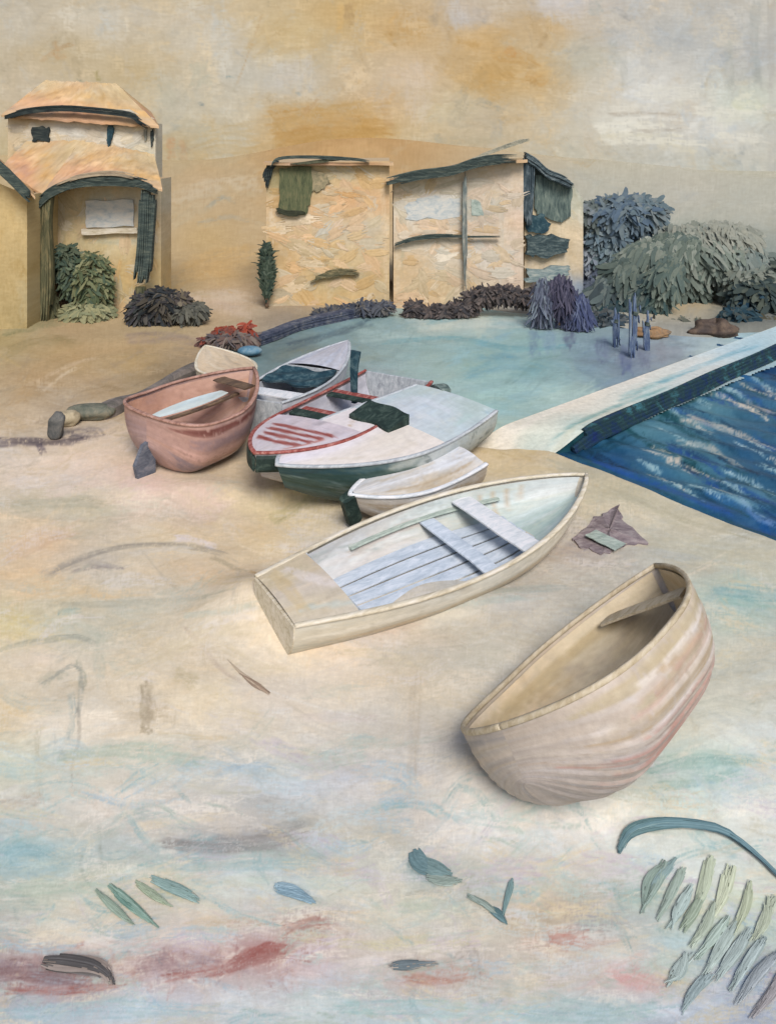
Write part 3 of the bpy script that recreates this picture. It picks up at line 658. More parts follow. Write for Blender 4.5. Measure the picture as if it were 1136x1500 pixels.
for a in [([(1005, 605), (1060, 620), (1136, 652)], 5, (208, 190, 170), .8), ([(990, 640), (1040, 648), (1100, 690)], 4, (206, 190, 170), .8), ([(975, 668), (1000, 668)], 4, (206, 186, 164), .85), ([(1090, 580), (1136, 602)], 4, (190, 170, 156), .8),
          ([(805, 650), (860, 615), (950, 575), (1040, 545), (1140, 505), (1250, 460)], 7, (20, 50, 100), .95), ([(850, 640), (940, 600), (1030, 570), (1100, 530)], 7, (26, 54, 52), .85), ([(830, 655), (880, 650), (940, 630)], 7, (24, 58, 72), .8),
          ([(810, 652), (880, 682), (960, 715), (1050, 750), (1150, 792), (1400, 890)], 8, (36, 78, 88), .9), ([(870, 668), (940, 694), (1010, 722), (1100, 752)], 5, (34, 78, 140), .9), ([(1080, 722), (1110, 748), (1140, 760)], 5, (120, 146, 186), .8), ([(1060, 690), (1100, 700)], 4, (20, 50, 60), .8), ([(1000, 700), (1060, 716), (1120, 745)], 5, (150, 182, 184), .6)]:
    P.stroke(*a)
P.speckle(3)
xs = np.concatenate([np.arange(785, 1440, 2.0), np.linspace(1445, 2290, 20)]); ys = np.concatenate([np.arange(470, 830, 1.8), np.linspace(833, 1140, 14)])
GX, GY = np.meshgrid(xs, ys)
keep = blur(in_poly(GX, GY, SEA).astype(float), 5) > 0.02
d = CAM_H * F / (GY - HZ); wx = (GX - CX) * d / F
q = d * 1.0 + wx * 0.75
wz = -0.10 + 0.022 * np.sin(q * 4.2 + np.sin(wx * 1.7) * 1.2) + 0.018 * np.sin(q * 8.5 + d * 1.1) + 0.01 * np.sin(wx * 9 + d * 5)
sea = link('sea', raw_mesh('sea', np.stack([wx, d, wz], -1), grid_faces(len(ys), len(xs), keep, flip=True), lin(P.pick(GX, GY))), M_WATER)
tag(sea, kind='structure')

# ---- overcast sky: a drum of cloud far behind everything
P = Pigment(-120, 1260, -140, 330, 2.0, seed=8)
P.field([(x, y, c) for x, y, c in [
    (30, 30, (192, 182, 164)), (150, 30, (200, 189, 170)), (300, 60, (200, 190, 172)), (100, 80, (188, 170, 138)), (200, 110, (190, 170, 134)), (430, 50, (200, 178, 137)), (500, 20, (195, 166, 118)), (600, 40, (195, 161, 112)),
    (700, 60, (198, 165, 116)), (800, 40, (195, 166, 122)), (680, 25, (190, 180, 170)), (820, 5, (196, 190, 184)), (900, 50, (188, 182, 168)), (1000, 60, (180, 178, 168)), (1100, 80, (180, 175, 162)), (350, 110, (192, 186, 172)),
    (420, 120, (192, 186, 175)), (260, 150, (195, 188, 170)), (340, 160, (200, 190, 170)), (300, 200, (190, 180, 156)), (420, 170, (190, 165, 126)), (450, 205, (190, 152, 98)), (540, 190, (195, 156, 98)), (560, 150, (200, 175, 142)),
    (600, 110, (205, 186, 162)), (720, 110, (192, 157, 104)), (780, 110, (198, 166, 116)), (660, 160, (200, 186, 157)), (720, 180, (190, 175, 150)), (860, 90, (186, 180, 160)), (930, 100, (205, 200, 186)), (950, 130, (212, 207, 193)),
    (900, 185, (206, 200, 182)), (1000, 170, (200, 192, 175)), (1050, 190, (206, 202, 188)), (1090, 150, (202, 202, 180)), (950, 240, (192, 186, 166)), (1050, 250, (190, 186, 166)), (860, 250, (186, 179, 156)), (250, 220, (187, 168, 134)),
    (600, 210, (196, 177, 144)), (1100, 300, (182, 178, 160)), (1000, 300, (178, 174, 158)), (30, 130, (195, 180, 156)), (20, 240, (188, 170, 134)), (330, 260, (194, 172, 134)), (250, 280, (194, 172, 134)), (-100, 100, (190, 178, 156)), (1240, 150, (184, 178, 162)),
    (300, -100, (196, 180, 150)), (900, -100, (186, 180, 166))]])
_gx = np.arange(P.w) * P.step + P.x0
P.a *= 1.035; P.a += smooth((_gx - 700) / 260)[None, :, None] * np.array([0, 3, 11])
P.auto(900, 60, 14, 8, -0.1, 0.9, 0.7, 0.4)
P.scumble(130, [(206, 198, 180), (196, 166, 120), (180, 178, 166), (210, 190, 156), (188, 182, 172)], (-100, 1240, -120, 320), 60, 13, .4, .7, -.1, .9, .6)
P.auto(1300, 34, 6, 8, -0.1, 0.8, 0.75, 0.5)
for a in [([(872, 186), (905, 178), (950, 180)], 6, (222, 216, 200), .9), ([(900, 176), (960, 172), (1010, 176)], 4, (228, 224, 212), .8), ([(875, 206), (930, 200), (1010, 208)], 9, (218, 212, 192), .9), ([(960, 212), (1010, 220), (1030, 216)], 6, (214, 206, 184), .8),
          ([(930, 132), (985, 138), (1030, 134)], 13, (222, 218, 206), .9, .25, .5, .4), ([(1010, 160), (1060, 164), (1136, 158)], 8, (224, 220, 206), .85, .25, .5, .45), ([(890, 160), (960, 156)], 7, (220, 214, 200), .8, .25, .5, .45), ([(868, 190), (950, 186), (1000, 192)], 9, (228, 223, 208), .95, .25, .5, .4), ([(880, 208), (960, 206), (1040, 212)], 6, (224, 219, 204), .95, .25, .5, .4), ([(1040, 196), (1120, 206)], 6, (226, 222, 208), .9, .25, .5, .4), ([(1015, 178), (1016, 196)], 8, (226, 222, 212), .9), ([(1030, 182), (1060, 186)], 9, (222, 218, 208), .8), ([(1060, 205), (1090, 198), (1130, 206)], 6, (220, 216, 204), .8), ([(1076, 190), (1080, 230)], 5, (214, 210, 198), .7), ([(930, 98), (940, 108), (950, 100)], 12, (216, 212, 202), .85),
          ([(960, 140), (1000, 136), (1030, 144)], 11, (216, 212, 200), .85), ([(985, 150), (1000, 162)], 12, (214, 210, 196), .8), ([(1070, 150), (1090, 156), (1120, 150)], 9, (212, 212, 188), .75), ([(890, 168), (950, 166), (1000, 170)], 3, (176, 164, 148), .6), ([(920, 192), (1000, 190)], 3, (170, 160, 146), .6),
          ([(660, 0), (668, 22), (680, 44)], 14, (196, 190, 184), .7), ([(800, -5), (812, 26)], 18, (208, 200, 194), .7), ([(840, 0), (846, 20)], 10, (202, 198, 194), .6), ([(870, 0), (872, 24)], 12, (168, 172, 166), .6), ([(896, 60), (905, 100)], 8, (170, 172, 162), .5), ([(1106, 0), (1104, 60), (1108, 130)], 8, (162, 166, 160), .55), ([(1066, 60), (1068, 140)], 8, (168, 170, 160), .5), ([(912, 70), (914, 145)], 6, (176, 174, 164), .5), ([(1128, 0), (1130, 300)], 6, (176, 172, 164), .4),
          ([(390, 178), (480, 168), (575, 172)], 22, (192, 152, 96), .75), ([(400, 205), (480, 196), (580, 200)], 14, (186, 144, 88), .7), ([(395, 200), (450, 170), (520, 158), (575, 150)], 12, (194, 162, 112), .7), ([(400, 215), (470, 200), (570, 196)], 16, (188, 150, 94), .7), ([(405, 230), (480, 222), (575, 214)], 9, (194, 160, 112), .7), ([(440, 170), (468, 145)], 4, (184, 146, 104), .6), ([(560, 145), (572, 190)], 7, (196, 164, 124), .6),
          ([(310, 30), (300, 46), (315, 52), (338, 28), (350, 38)], 4, (210, 200, 182), .8), ([(300, 62), (345, 48), (385, 20)], 4, (212, 202, 184), .7), ([(318, 88), (330, 70), (340, 60)], 5, (210, 200, 182), .7), ([(345, 128), (368, 68), (388, 8)], 1.6, (188, 160, 122), .8), ([(365, 78), (395, 52), (430, 30)], 18, (194, 168, 124), .6), ([(400, 70), (450, 60), (500, 62)], 14, (198, 172, 128), .55),
          ([(60, 90), (90, 70), (110, 62)], 4, (180, 140, 96), .5), ([(80, 60), (86, 84), (100, 80)], 5, (190, 150, 106), .5), ([(112, 118), (124, 124)], 4, (140, 142, 126), .7), ([(140, 104), (146, 120)], 4, (160, 146, 100), .7), ([(290, 90), (296, 130)], 16, (180, 180, 162), .5), ([(240, 120), (250, 160)], 14, (184, 178, 156), .5), ([(330, 112), (342, 114)], 2, (130, 150, 150), .8), ([(434, 134), (442, 142)], 3, (150, 160, 160), .8), ([(292, 150), (300, 156)], 2.5, (130, 140, 140), .7),
          ([(190, 20), (250, 30), (330, 12)], 14, (200, 190, 174), .6), ([(400, 120), (450, 95), (470, 80)], 16, (202, 194, 182), .6), ([(470, 100), (480, 60), (500, 50)], 14, (184, 172, 146), .5), ([(510, 5), (512, 40)], 8, (168, 140, 102), .6), ([(720, 78), (760, 84), (790, 100)], 14, (190, 150, 94), .55), ([(740, 70), (758, 84)], 8, (196, 140, 80), .5), ([(770, 110), (790, 118), (800, 110)], 9, (194, 148, 88), .5),
          ([(600, 95), (612, 130), (606, 190)], 22, (210, 194, 176), .55), ([(695, 145), (715, 150), (740, 165)], 4, (170, 164, 146), .6), ([(640, 195), (642, 212)], 6, (162, 160, 144), .5), ([(600, 220), (680, 206), (760, 200)], 10, (184, 172, 146), .55), ([(830, 170), (860, 200), (900, 230)], 16, (196, 186, 166), .5), ([(860, 160), (862, 240)], 9, (204, 192, 172), .5), ([(250, 185), (280, 190), (310, 184)], 6, (170, 170, 160), .5), ([(900, 280), (980, 270), (1060, 276)], 9, (176, 174, 160), .5),
          ([(230, 210), (300, 196), (380, 186)], 14, (196, 172, 130), .6), ([(250, 200), (252, 235)], 7, (188, 138, 100), .5), ([(268, 205), (270, 240)], 6, (190, 144, 106), .45), ([(280, 225), (330, 215), (390, 220)], 14, (192, 164, 118), .6), ([(240, 260), (320, 246), (390, 244)], 12, (198, 172, 130), .6)]:
    P.stroke(*a)
P.auto(900, 40, 4, 5, -0.1, 0.8, 0.5, 0.5)
P.speckle(2.8)
RAD = 142.0
az = np.radians(np.concatenate([np.linspace(-120, -34, 24), np.linspace(-33, 33, 620), np.linspace(34, 120, 24)]))
el = np.concatenate([np.linspace(-0.6, 4.0, 30), 6 + np.linspace(-1.8, 30, 300), np.linspace(38, 60, 6)])
AZ, EZ = np.meshgrid(az, el)
shrink = np.where(EZ > 38, np.sqrt(np.clip(1 - ((EZ - 38) / 90) ** 2, 0, 1)), 1.0)
sx = RAD * np.sin(AZ) * shrink; sy = RAD * np.cos(AZ) * shrink
yy = np.maximum(sy, 20)
skx = CX + F * np.clip(np.tan(np.clip(AZ, -1.2, 1.2)), -0.62, 0.62); sky_ = HZ - (EZ - CAM_H) * F / (RAD * np.cos(np.clip(AZ, -0.58, 0.58)))
SKYCOL = P.pick(skx, sky_)
sky = link('sky', raw_mesh('sky', np.stack([sx, sy, EZ], -1), grid_faces(len(el), len(az), flip=True), lin(SKYCOL, 1.0)), M_SKY)
tag(sky, kind='structure')
# ================================================================== HOUSES, JETTY AND WALLS
def local(pts, root):
    return np.asarray(pts, float).reshape(-1, 3) - np.array(root.location)


def wp(pts, d):
    return [tuple(wall_pt(x, y, d)) for (x, y) in pts]


def block(name, root, x0, x1, top, base, d, depth, pig, step=2.0, mat=None):
    """a walled block: plastered front, both sides, back and lid; the front lies at distance d"""
    tf = top if callable(top) else (lambda x: top)
    fx = np.arange(x0, x1 + .01, step); nb = 8
    cols = [(x0, d + depth - depth * i / nb, x0 + depth * (1 - i / nb) * 10) for i in range(nb)] + [(x, d, x) for x in fx] + [(x1, d + depth * (i + 1) / nb, x1 - depth * (i + 1) / nb * 10) for i in range(nb)] + [(x0, d + depth, x0 + depth * 10)]
    rows = np.linspace(0, 1, int((base - min(tf(x0), tf(x1))) / step))
    V = np.zeros((len(rows), len(cols), 3)); C = np.zeros((len(rows), len(cols), 3))
    for j, (x, dd, cx) in enumerate(cols):
        zt = CAM_H - (tf(x) - HZ) * d / F; X = (x - CX) * d / F
        py = base + (tf(x) - base) * rows
        zb = CAM_H - (base - HZ) * d / F
        V[:, j] = np.stack([0 * rows + X, 0 * rows + dd, zb - .15 + (zt - zb + .15) * rows], -1)
        C[:, j] = pig.pick(np.full(len(rows), float(np.clip(cx, x0, x1))), py)
    V[:, nb:-nb - 1, 1] += RNG.normal(0, .0006, V[:, nb:-nb - 1, 1].shape)
    Q = list(map(tuple, grid_faces(len(rows), len(cols))))
    n = len(rows) * len(cols)
    tl = len(cols) * (len(rows) - 1)
    Vt = np.concatenate([V.reshape(-1, 3), V[-1, [0, nb, nb + len(fx) - 1, len(cols) - 2]]])
    me = bpy.data.meshes.new(name)
    me.from_pydata((Vt - np.array(root.location)).tolist(), [], Q + [(n, n + 1, n + 2, n + 3)])
    ca = me.color_attributes.new('Col', 'FLOAT_COLOR', 'POINT'); c4 = np.ones((n + 4, 4)); c4[:n, :3] = lin(C.reshape(-1, 3)); c4[n:, :3] = lin((190, 165, 130)); ca.data.foreach_set('color', c4.ravel())
    return link(name, me, mat or M_WALL, root)


def panel(name, root, poly, d, thick, mat, jit=1.0, parent=None, sub=5):
    """a board, shutter or pane with a slightly ragged outline; outline in front-view pixels at distance d"""
    pts = []
    for i in range(len(poly)):
        a, b = np.array(poly[i], float), np.array(poly[(i + 1) % len(poly)], float)
        for k in range(sub):
            q = a + (b - a) * k / sub
            pts.append(q + (RNG.normal(0, jit, 2) if k else RNG.normal(0, jit * .4, 2)))
    W = [wall_pt(x, y, d) for x, y in pts]
    g = Geo(); g.prism([(w.x, w.z) for w in W], d - thick, d, 1)
    g.v = [local(v, root) for v in g.v]
    return g.build(name, mat, parent or root)


def beam(name, root, pts, d, wpx, depth, mat, n=7, ragged=.25, up=(0, 0, 1), parent=None):
    g = Geo(); g.bristles(wp(pts, d), wpx * d / F, depth, n, ragged, None, up)
    g.v = [local(v, root) for v in g.v]
    return g.build(name, mat, parent or root)


def slab(name, root, top, thick, mat, pig=None, pxpy=None):
    """a roof slope given by a grid of world points (rows x cols)"""
    Vt = np.asarray(top, float); nr, nc = Vt.shape[:2]
    Vb = Vt.copy(); Vb[..., 2] -= thick
    g = Geo(); q = grid_faces(nr, nc)
    g.add(local(Vt, root), q); g.add(local(Vb, root), q[:, ::-1])
    n = nr * nc
    rim = list(range(nc)) + [i * nc + nc - 1 for i in range(1, nr)] + [(nr - 1) * nc + j for j in range(nc - 2, -1, -1)] + [i * nc for i in range(nr - 2, 0, -1)]
    g.f += [(rim[(k + 1) % len(rim)], rim[(k + 1) % len(rim)] + n, rim[k] + n, rim[k]) for k in range(len(rim))]
    if pig is not None:
        c = lin(pig.pick(pxpy[0], pxpy[1])).reshape(-1, 3); g.c = [c, c]
    return g.build(name, mat, root)


def lerp_grid(a, b, c, d2, nr, nc, bump=0.03):
    a, b, c, d2 = [np.array(q, float) for q in (a, b, c, d2)]
    u = np.linspace(0, 1, nc)[None, :, None]; v = np.linspace(0, 1, nr)[:, None, None]
    G = (a * (1 - u) + b * u) * (1 - v) + (d2 * (1 - u) + c * u) * v
    G[..., 2] += RNG.normal(0, bump, (nr, nc)) * .4 + bump * np.sin(np.linspace(0, nc * 1.1, nc))[None, :] * .5
    return G


ROOFPIG = Pigment(0, 100, 0, 60, 0.8, seed=90)
ROOFPIG.field([(10, 10, (196, 176, 140)), (50, 8, (196, 160, 120)), (90, 12, (196, 178, 142)), (20, 40, (192, 146, 110)), (50, 45, (200, 150, 120)), (85, 40, (190, 164, 126)), (60, 25, (184, 156, 108)), (5, 55, (188, 162, 128))])
ROOFPIG.auto(220, 26, 4, 14, 0.1, 0.4, .7, .4); ROOFPIG.speckle(4)


def roofgrid(nr, nc):
    X, Y = np.meshgrid(np.linspace(2, 98, nc), np.linspace(58, 2, nr))
    return X, Y


WALLPAL = [(222, 180, 138), (200, 162, 108), (216, 202, 180), (182, 170, 142), (210, 178, 150), (190, 186, 172)]
# ---- left villa: white upper storey set back over an arched porch
DL = 24.6
villa = thing('house', (wall_pt(140, 470, DL).x, DL + 2, 0), 'two-storey house at the left with orange roofs, white upper storey and dark porch posts', 'house', 'houses behind the beach')
P = Pigment(0, 260, 220, 490, 1.2, seed=101)
P.field([(70, 300, (196, 172, 130)), (100, 300, (206, 186, 146)), (100, 360, (196, 172, 124)), (150, 300, (176, 178, 166)), (180, 310, (196, 190, 174)), (200, 330, (206, 180, 140)), (170, 345, (212, 196, 160)), (130, 345, (196, 178, 136)), (160, 400, (206, 178, 126)), (190, 400, (204, 172, 118)), (120, 450, (168, 158, 116)), (60, 440, (120, 116, 86)), (180, 460, (196, 170, 120)), (130, 470, (160, 152, 112))])
P.auto(260, 50, 7, 9, 1.4, .5, .6, .35)
for a in [([(134, 300), (150, 330)], 10, (170, 176, 170), .7), ([(132, 334), (170, 330), (205, 338)], 3, (222, 212, 184), .85), ([(130, 350), (170, 352), (205, 350)], 4, (176, 174, 150), .7), ([(170, 356), (200, 352)], 4, (196, 190, 166), .6), ([(175, 360), (174, 440)], 9, (210, 184, 132), .6)]:
    P.stroke(*a)
P.speckle(4)
P.scumble(60, WALLPAL, (60, 240, 260, 480), 34, 6, .45, .6, 1.4, .6, .6)
block('wall', villa, 46, 236, 262, 478, DL + 1.0, 1.2, P)
daubs('plaster_coat', villa, P, (70, 228, 290, 470), DL + 1.0, 80, 7, 36, 1.3, .5, M_WEED, WALLPAL, .4, 5)
P = Pigment(0, 260, 140, 260, 1.2, seed=102)
P.field([(40, 185, (206, 190, 160)), (100, 180, (206, 200, 186)), (150, 190, (196, 190, 176)), (200, 185, (206, 198, 178)), (40, 225, (196, 174, 136)), (90, 230, (204, 182, 146)), (140, 220, (204, 176, 136)), (200, 225, (196, 190, 170))])
P.auto(120, 40, 6, 8, .1, .5, .6, .35)
for a in [([(100, 172), (150, 176)], 5, (176, 178, 174), .6), ([(80, 200), (120, 195)], 9, (212, 206, 194), .6), ([(185, 218), (225, 222)], 4, (176, 180, 168), .7), ([(110, 215), (150, 186)], 3, (210, 180, 140), .7)]:
    P.stroke(*a)
P.speckle(4)
block('wall', villa, 12, 228, lambda x: 160 + max(0, x - 190) * .55, 262, DL + 1.9, .8, P)
daubs('plaster_coat', villa, P, (24, 216, 176, 216), DL + 1.9, 40, 6, 30, .1, .5, M_WEED, [(214, 208, 196), (190, 188, 178), (206, 190, 160)], .4, 6)
dU = DL + 1.6
# upper hip roof
eL, eR = wall_pt(2, 168, dU), wall_pt(233, 184, dU); bL, bR = wall_pt(20, 160, dU + 2.6), wall_pt(222, 164, dU + 2.6)
rl, rr = wall_pt(66, 118, dU + 1.2), wall_pt(170, 122, dU + 1.2)
mid = np.array(wall_pt(120, 158, dU))
slab('roof', villa, lerp_grid(eL, eR, rr, rl, 14, 40), .08, M_WALL, ROOFPIG, roofgrid(14, 40))
slab('roof', villa, lerp_grid(eR, bR, rr, rr, 10, 14, .01), .07, M_WALL, ROOFPIG, roofgrid(10, 14))
slab('roof', villa, lerp_grid(bL, eL, rl, rl, 10, 14, .01), .07, M_WALL, ROOFPIG, roofgrid(10, 14))
beam('eave', villa, [(8, 172), (40, 163), (90, 159), (140, 162), (190, 168), (205, 178), (226, 190)], dU - .12, 9, .16, DARK, 7, .3)
# lower porch roof
a, b2 = wall_pt(62, 284, DL - .25), wall_pt(238, 276, DL - .25); c2, d2 = wall_pt(226, 226, DL + 1.9), wall_pt(118, 206, DL + 1.9)
G = lerp_grid(a, b2, c2, d2, 18, 40)
arch = np.sin(np.linspace(0, math.pi, 40)) * .28
G[..., 2] += arch[None, :] * np.linspace(1, .1, 18)[:, None]
slab('porch_roof', villa, G, .07, M_WALL, ROOFPIG, roofgrid(18, 40))
slab('porch_roof', villa, lerp_grid(wall_pt(0, 246, DL + 1.2), a, d2, wall_pt(40, 206, DL + 1.9), 12, 20), .07, M_WALL, ROOFPIG, roofgrid(12, 20))
beam('porch_beam', villa, [(56, 300), (76, 282), (110, 268), (160, 264), (205, 268), (238, 282)], DL - .32, 16, .22, SLATE, 9, .22)
beam('porch_beam', villa, [(84, 270), (120, 258), (170, 254), (215, 264)], DL - .42, 7, .10, brushed('warm_grey_brush', [(140, 124, 106), (166, 150, 126), (186, 168, 138)], 5, (.5, 1, 3)), 5, .4)
beam('porch_post', villa, [(62, 284), (60, 330), (62, 400), (58, 482)], DL - .2, 32, .28, OLIVE, 10, .12, (1, 0, 0))
beam('porch_post', villa, [(217, 278), (215, 330), (212, 380), (207, 420)], DL - .2, 24, .25, SLATE, 9, .18, (1, 0, 0))
beam('porch_post', villa, [(206, 420), (205, 480)], DL - .2, 15, .22, OLIVE, 6, .05, (1, 0, 0))
wdw = panel('window', villa, [(48, 186), (73, 186), (73, 208), (48, 207)], DL + 1.87, .06, DARK, 1.0)
panel('window', villa, [(158, 190), (161, 175), (168, 188), (166, 200), (160, 216), (157, 205)], DL + 1.87, .06, TEALDK, .5)
panel('window', villa, [(221, 192), (225, 188), (226, 204), (222, 216)], DL + 1.87, .05, DARK, .4)
panel('window', villa, [(211, 190), (216, 186), (215, 206), (212, 206)], DL + 1.87, .05, brushed('soft_grey_brush', [(110, 112, 104), (150, 148, 134)], 6), .4)
fr = panel('window', villa, [(126, 294), (196, 292), (197, 332), (127, 334)], DL + .97, .05, PALEPANE, 1.0)
panel('sill', villa, [(122, 335), (203, 333), (203, 341), (123, 343)], DL + .97, .16, CREAM, .6, fr)
panel('door', villa, [(82, 396), (100, 394), (102, 474), (84, 476)], DL + .97, .06, brushed('umber_brush', [(66, 52, 42), (92, 72, 54), (120, 100, 70)], 5, (2, 1, .6)), .8)

# ---- cottage cut by the left edge: only its sloping eave shows
cot = thing('cottage', (wall_pt(-40, 470, 23.2).x, 24.6, 0), 'cottage at the left edge, only its dark eave sloping down to the right shows', 'house', 'houses behind the beach')
P = Pigment(-160, 60, 160, 500, 2, seed=103)
P.field([(0, 300, (196, 172, 124)), (20, 400, (180, 158, 112)), (-100, 350, (190, 166, 120)), (30, 460, (170, 150, 106))]); P.auto(90, 50, 9, 9, 1.4, .5, .6, .3); P.speckle(4)
block('wall', cot, -150, 40, lambda x: 250 + max(0, (x + 45)) * .42 if x > -45 else 250 + (-45 - x) * .42, 480, 23.4, 4.0, P)
slab('roof', cot, lerp_grid(wall_pt(-50, 194, 22.8), wall_pt(52, 288, 22.8), wall_pt(48, 272, 27.6), wall_pt(-44, 196, 27.6), 16, 20), .08, M_WALL, ROOFPIG, roofgrid(16, 20))
slab('roof', cot, lerp_grid(wall_pt(-160, 262, 22.8), wall_pt(-50, 194, 22.8), wall_pt(-44, 196, 27.6), wall_pt(-150, 256, 27.6), 16, 20), .08, M_WALL, ROOFPIG, roofgrid(16, 20))
beam('eave', cot, [(-50, 200), (0, 246), (20, 264), (48, 292)], 22.7, 18, .14, SLATE, 7, .1)
panel('door', cot, [(-70, 380), (-35, 380), (-35, 478), (-70, 478)], 23.37, .05, BROWN, .6)

# ---- ochre house in the middle
DM = 26.6
och = thing('house', (wall_pt(480, 450, DM).x, DM + 2, 0), 'flat-roofed ochre house in the middle with one green shuttered window high at its left', 'house', 'houses behind the beach')
P = Pigment(380, 580, 220, 470, 1.1, seed=104)
P.field([(396, 300, (206, 176, 136)), (398, 400, (210, 184, 144)), (420, 260, (150, 140, 100)), (460, 260, (176, 160, 124)), (500, 250, (206, 178, 134)), (550, 250, (206, 178, 134)), (510, 290, (212, 168, 122)), (540, 295, (210, 172, 130)), (470, 320, (206, 178, 140)), (530, 335, (196, 186, 166)), (480, 345, (200, 186, 160)), (440, 350, (202, 170, 126)), (430, 390, (200, 164, 112)), (500, 375, (208, 182, 138)), (560, 350, (206, 178, 138)), (565, 420, (204, 178, 136)), (490, 405, (176, 160, 120)), (540, 400, (196, 166, 120)), (450, 430, (204, 172, 120)), (520, 430, (206, 176, 126)), (405, 440, (180, 166, 140))])
P.auto(260, 40, 6, 8, 0, .7, .6, .35)
for a in [([(495, 285), (520, 280), (540, 290)], 8, (216, 164, 116), .7), ([(520, 300), (530, 318)], 4, (206, 164, 120), .6), ([(455, 350), (500, 334), (540, 326)], 4, (192, 188, 180), .8), ([(462, 362), (500, 356)], 1.5, (226, 214, 190), .8), ([(465, 330), (490, 322)], 3, (222, 206, 180), .7), ([(480, 394), (520, 388), (560, 390)], 3, (214, 194, 158), .7), ([(397, 290), (400, 360)], 3, (222, 204, 176), .8), ([(412, 310), (420, 345)], 1.5, (150, 134, 100), .7), ([(424, 312), (430, 342)], 1.5, (150, 136, 104), .6), ([(560, 250), (566, 440)], 4, (214, 190, 158), .7), ([(500, 404), (550, 402)], 8, (170, 152, 114), .55), ([(400, 420), (440, 430)], 8, (160, 148, 134), .6)]:
    P.stroke(*a)
P.speckle(4)
P.scumble(70, WALLPAL, (385, 575, 225, 465), 34, 6, .5, .65, 0.0, .8, .6)
block('wall', och, 390, 570, lambda x: 238 - (x - 390) * .01, 458, DM, 4.5, P)
daubs('plaster_coat', och, P, (398, 562, 246, 450), DM, 110, 7, 38, .1, .5, M_WEED, WALLPAL, .45, 3)
G = lerp_grid(wall_pt(386, 238, DM - .35), wall_pt(576, 238, DM - .35), wall_pt(574, 236, DM + 4.7), wall_pt(388, 236, DM + 4.7), 8, 16, .01)
slab('roof', och, G, .10, M_WALL, ROOFPIG, roofgrid(8, 16))
beam('eave', och, [(396, 244), (410, 232), (460, 230), (520, 234), (552, 240)], DM - .45, 5, .08, SLATE, 4, .3)
beam('eave', och, [(425, 242), (470, 236), (520, 232)], DM - .40, 5, .08, brushed('olive_dark_brush', [(66, 68, 52), (96, 96, 74)], 5), 4, .4)
beam('downpipe', och, [(406, 236), (393, 250), (389, 278)], DM - .12, 12, .12, DARK, 5, .25, (1, 0, 0))
win = panel('window', och, [(409, 246), (456, 244), (454, 300), (448, 314), (409, 312)], DM - .02, .08, GREENSH, 1.4)
beam('sill', och, [(404, 306), (420, 312), (450, 313)], DM - .14, 8, .12, brushed('deep_olive_brush', [(46, 50, 38), (70, 72, 52)], 5), 5, .2, (0, 0, 1), win)
panel('shutter', och, [(456, 248), (478, 254), (484, 268), (470, 278), (456, 282)], DM - .02, .05, brushed('grey_olive_brush', [(110, 106, 82), (146, 134, 104), (170, 152, 118)], 5), 2.2)
beam('ledge', och, [(455, 410), (480, 402), (505, 398), (530, 400)], DM - .12, 11, .14, brushed('olive_ledge_brush', [(70, 70, 52), (104, 98, 72), (150, 134, 98)], 5, (.5, 1, 2)), 6, .5)

# ---- pale house to its right with slate roof edge and lean-to
DR = 26.8
pal = thing('house', (wall_pt(670, 445, DR).x, DR + 2, 0), 'pale cream house with slate roof edge, its front crossed by one post and one ledge', 'house', 'houses behind the beach')
P = Pigment(560, 780, 210, 470, 1.1, seed=105)
P.field([(590, 280, (206, 182, 148)), (640, 275, (208, 188, 160)), (710, 260, (206, 186, 160)), (750, 260, (212, 192, 168)), (620, 305, (206, 202, 190)), (660, 295, (214, 208, 196)), (700, 305, (176, 176, 166)), (640, 335, (210, 184, 152)), (720, 330, (208, 184, 156)), (755, 320, (212, 188, 164)), (600, 380, (206, 178, 140)), (650, 365, (212, 200, 180)), (710, 370, (212, 202, 190)), (730, 400, (200, 190, 172)), (620, 410, (206, 178, 138)), (660, 420, (208, 184, 146)), (700, 415, (208, 186, 154)), (755, 410, (210, 184, 158)), (590, 430, (206, 176, 136)), (720, 430, (206, 186, 156))])
P.auto(300, 40, 6, 8, .1, .7, .6, .4)
for a in [([(592, 306), (630, 290), (680, 300)], 7, (206, 206, 200), .8), ([(640, 292), (660, 286), (684, 294)], 4, (222, 214, 202), .8), ([(690, 285), (700, 310), (706, 316)], 6, (164, 172, 166), .7), ([(592, 318), (660, 314)], 3, (172, 178, 174), .6), ([(660, 366), (720, 362)], 5, (222, 214, 202), .7), ([(735, 290), (732, 420)], 4, (190, 186, 172), .5), ([(758, 270), (754, 430)], 7, (216, 190, 166), .7), ([(590, 360), (588, 400)], 3, (176, 168, 140), .6), ([(640, 410), (650, 426), (660, 405)], 2, (190, 160, 120), .6), ([(668, 425), (664, 395), (670, 380)], 1.2, (150, 136, 110), .6), ([(652, 330), (676, 345), (700, 332)], 1.2, (180, 150, 116), .7), ([(584, 270), (582, 440)], 4, (210, 190, 160), .6), ([(720, 270), (700, 300)], 1.2, (190, 160, 126), .6)]:
    P.stroke(*a)
P.speckle(5)
tp = lambda x: float(np.interp(x, [570, 640, 690, 770], [270, 254, 243, 238]))
P.scumble(70, WALLPAL, (570, 775, 235, 465), 34, 6, .45, .6, 0.2, .8, .6)
block('wall', pal, 576, 766, tp, 456, DR, 5.0, P)
daubs('plaster_coat', pal, P, (584, 758, 262, 448), DR, 110, 7, 38, .1, .6, M_WEED, WALLPAL, .35, 4)
xs_ = np.linspace(564, 772, 24)
front = [wall_pt(x, tp(x) - 4, DR - .45) for x in xs_]; back = [wall_pt(x, tp(x) - 8, DR + 5.2) for x in xs_]
G = np.stack([np.array(front) * (1 - t) + np.array(back) * t for t in np.linspace(0, 1, 8)])
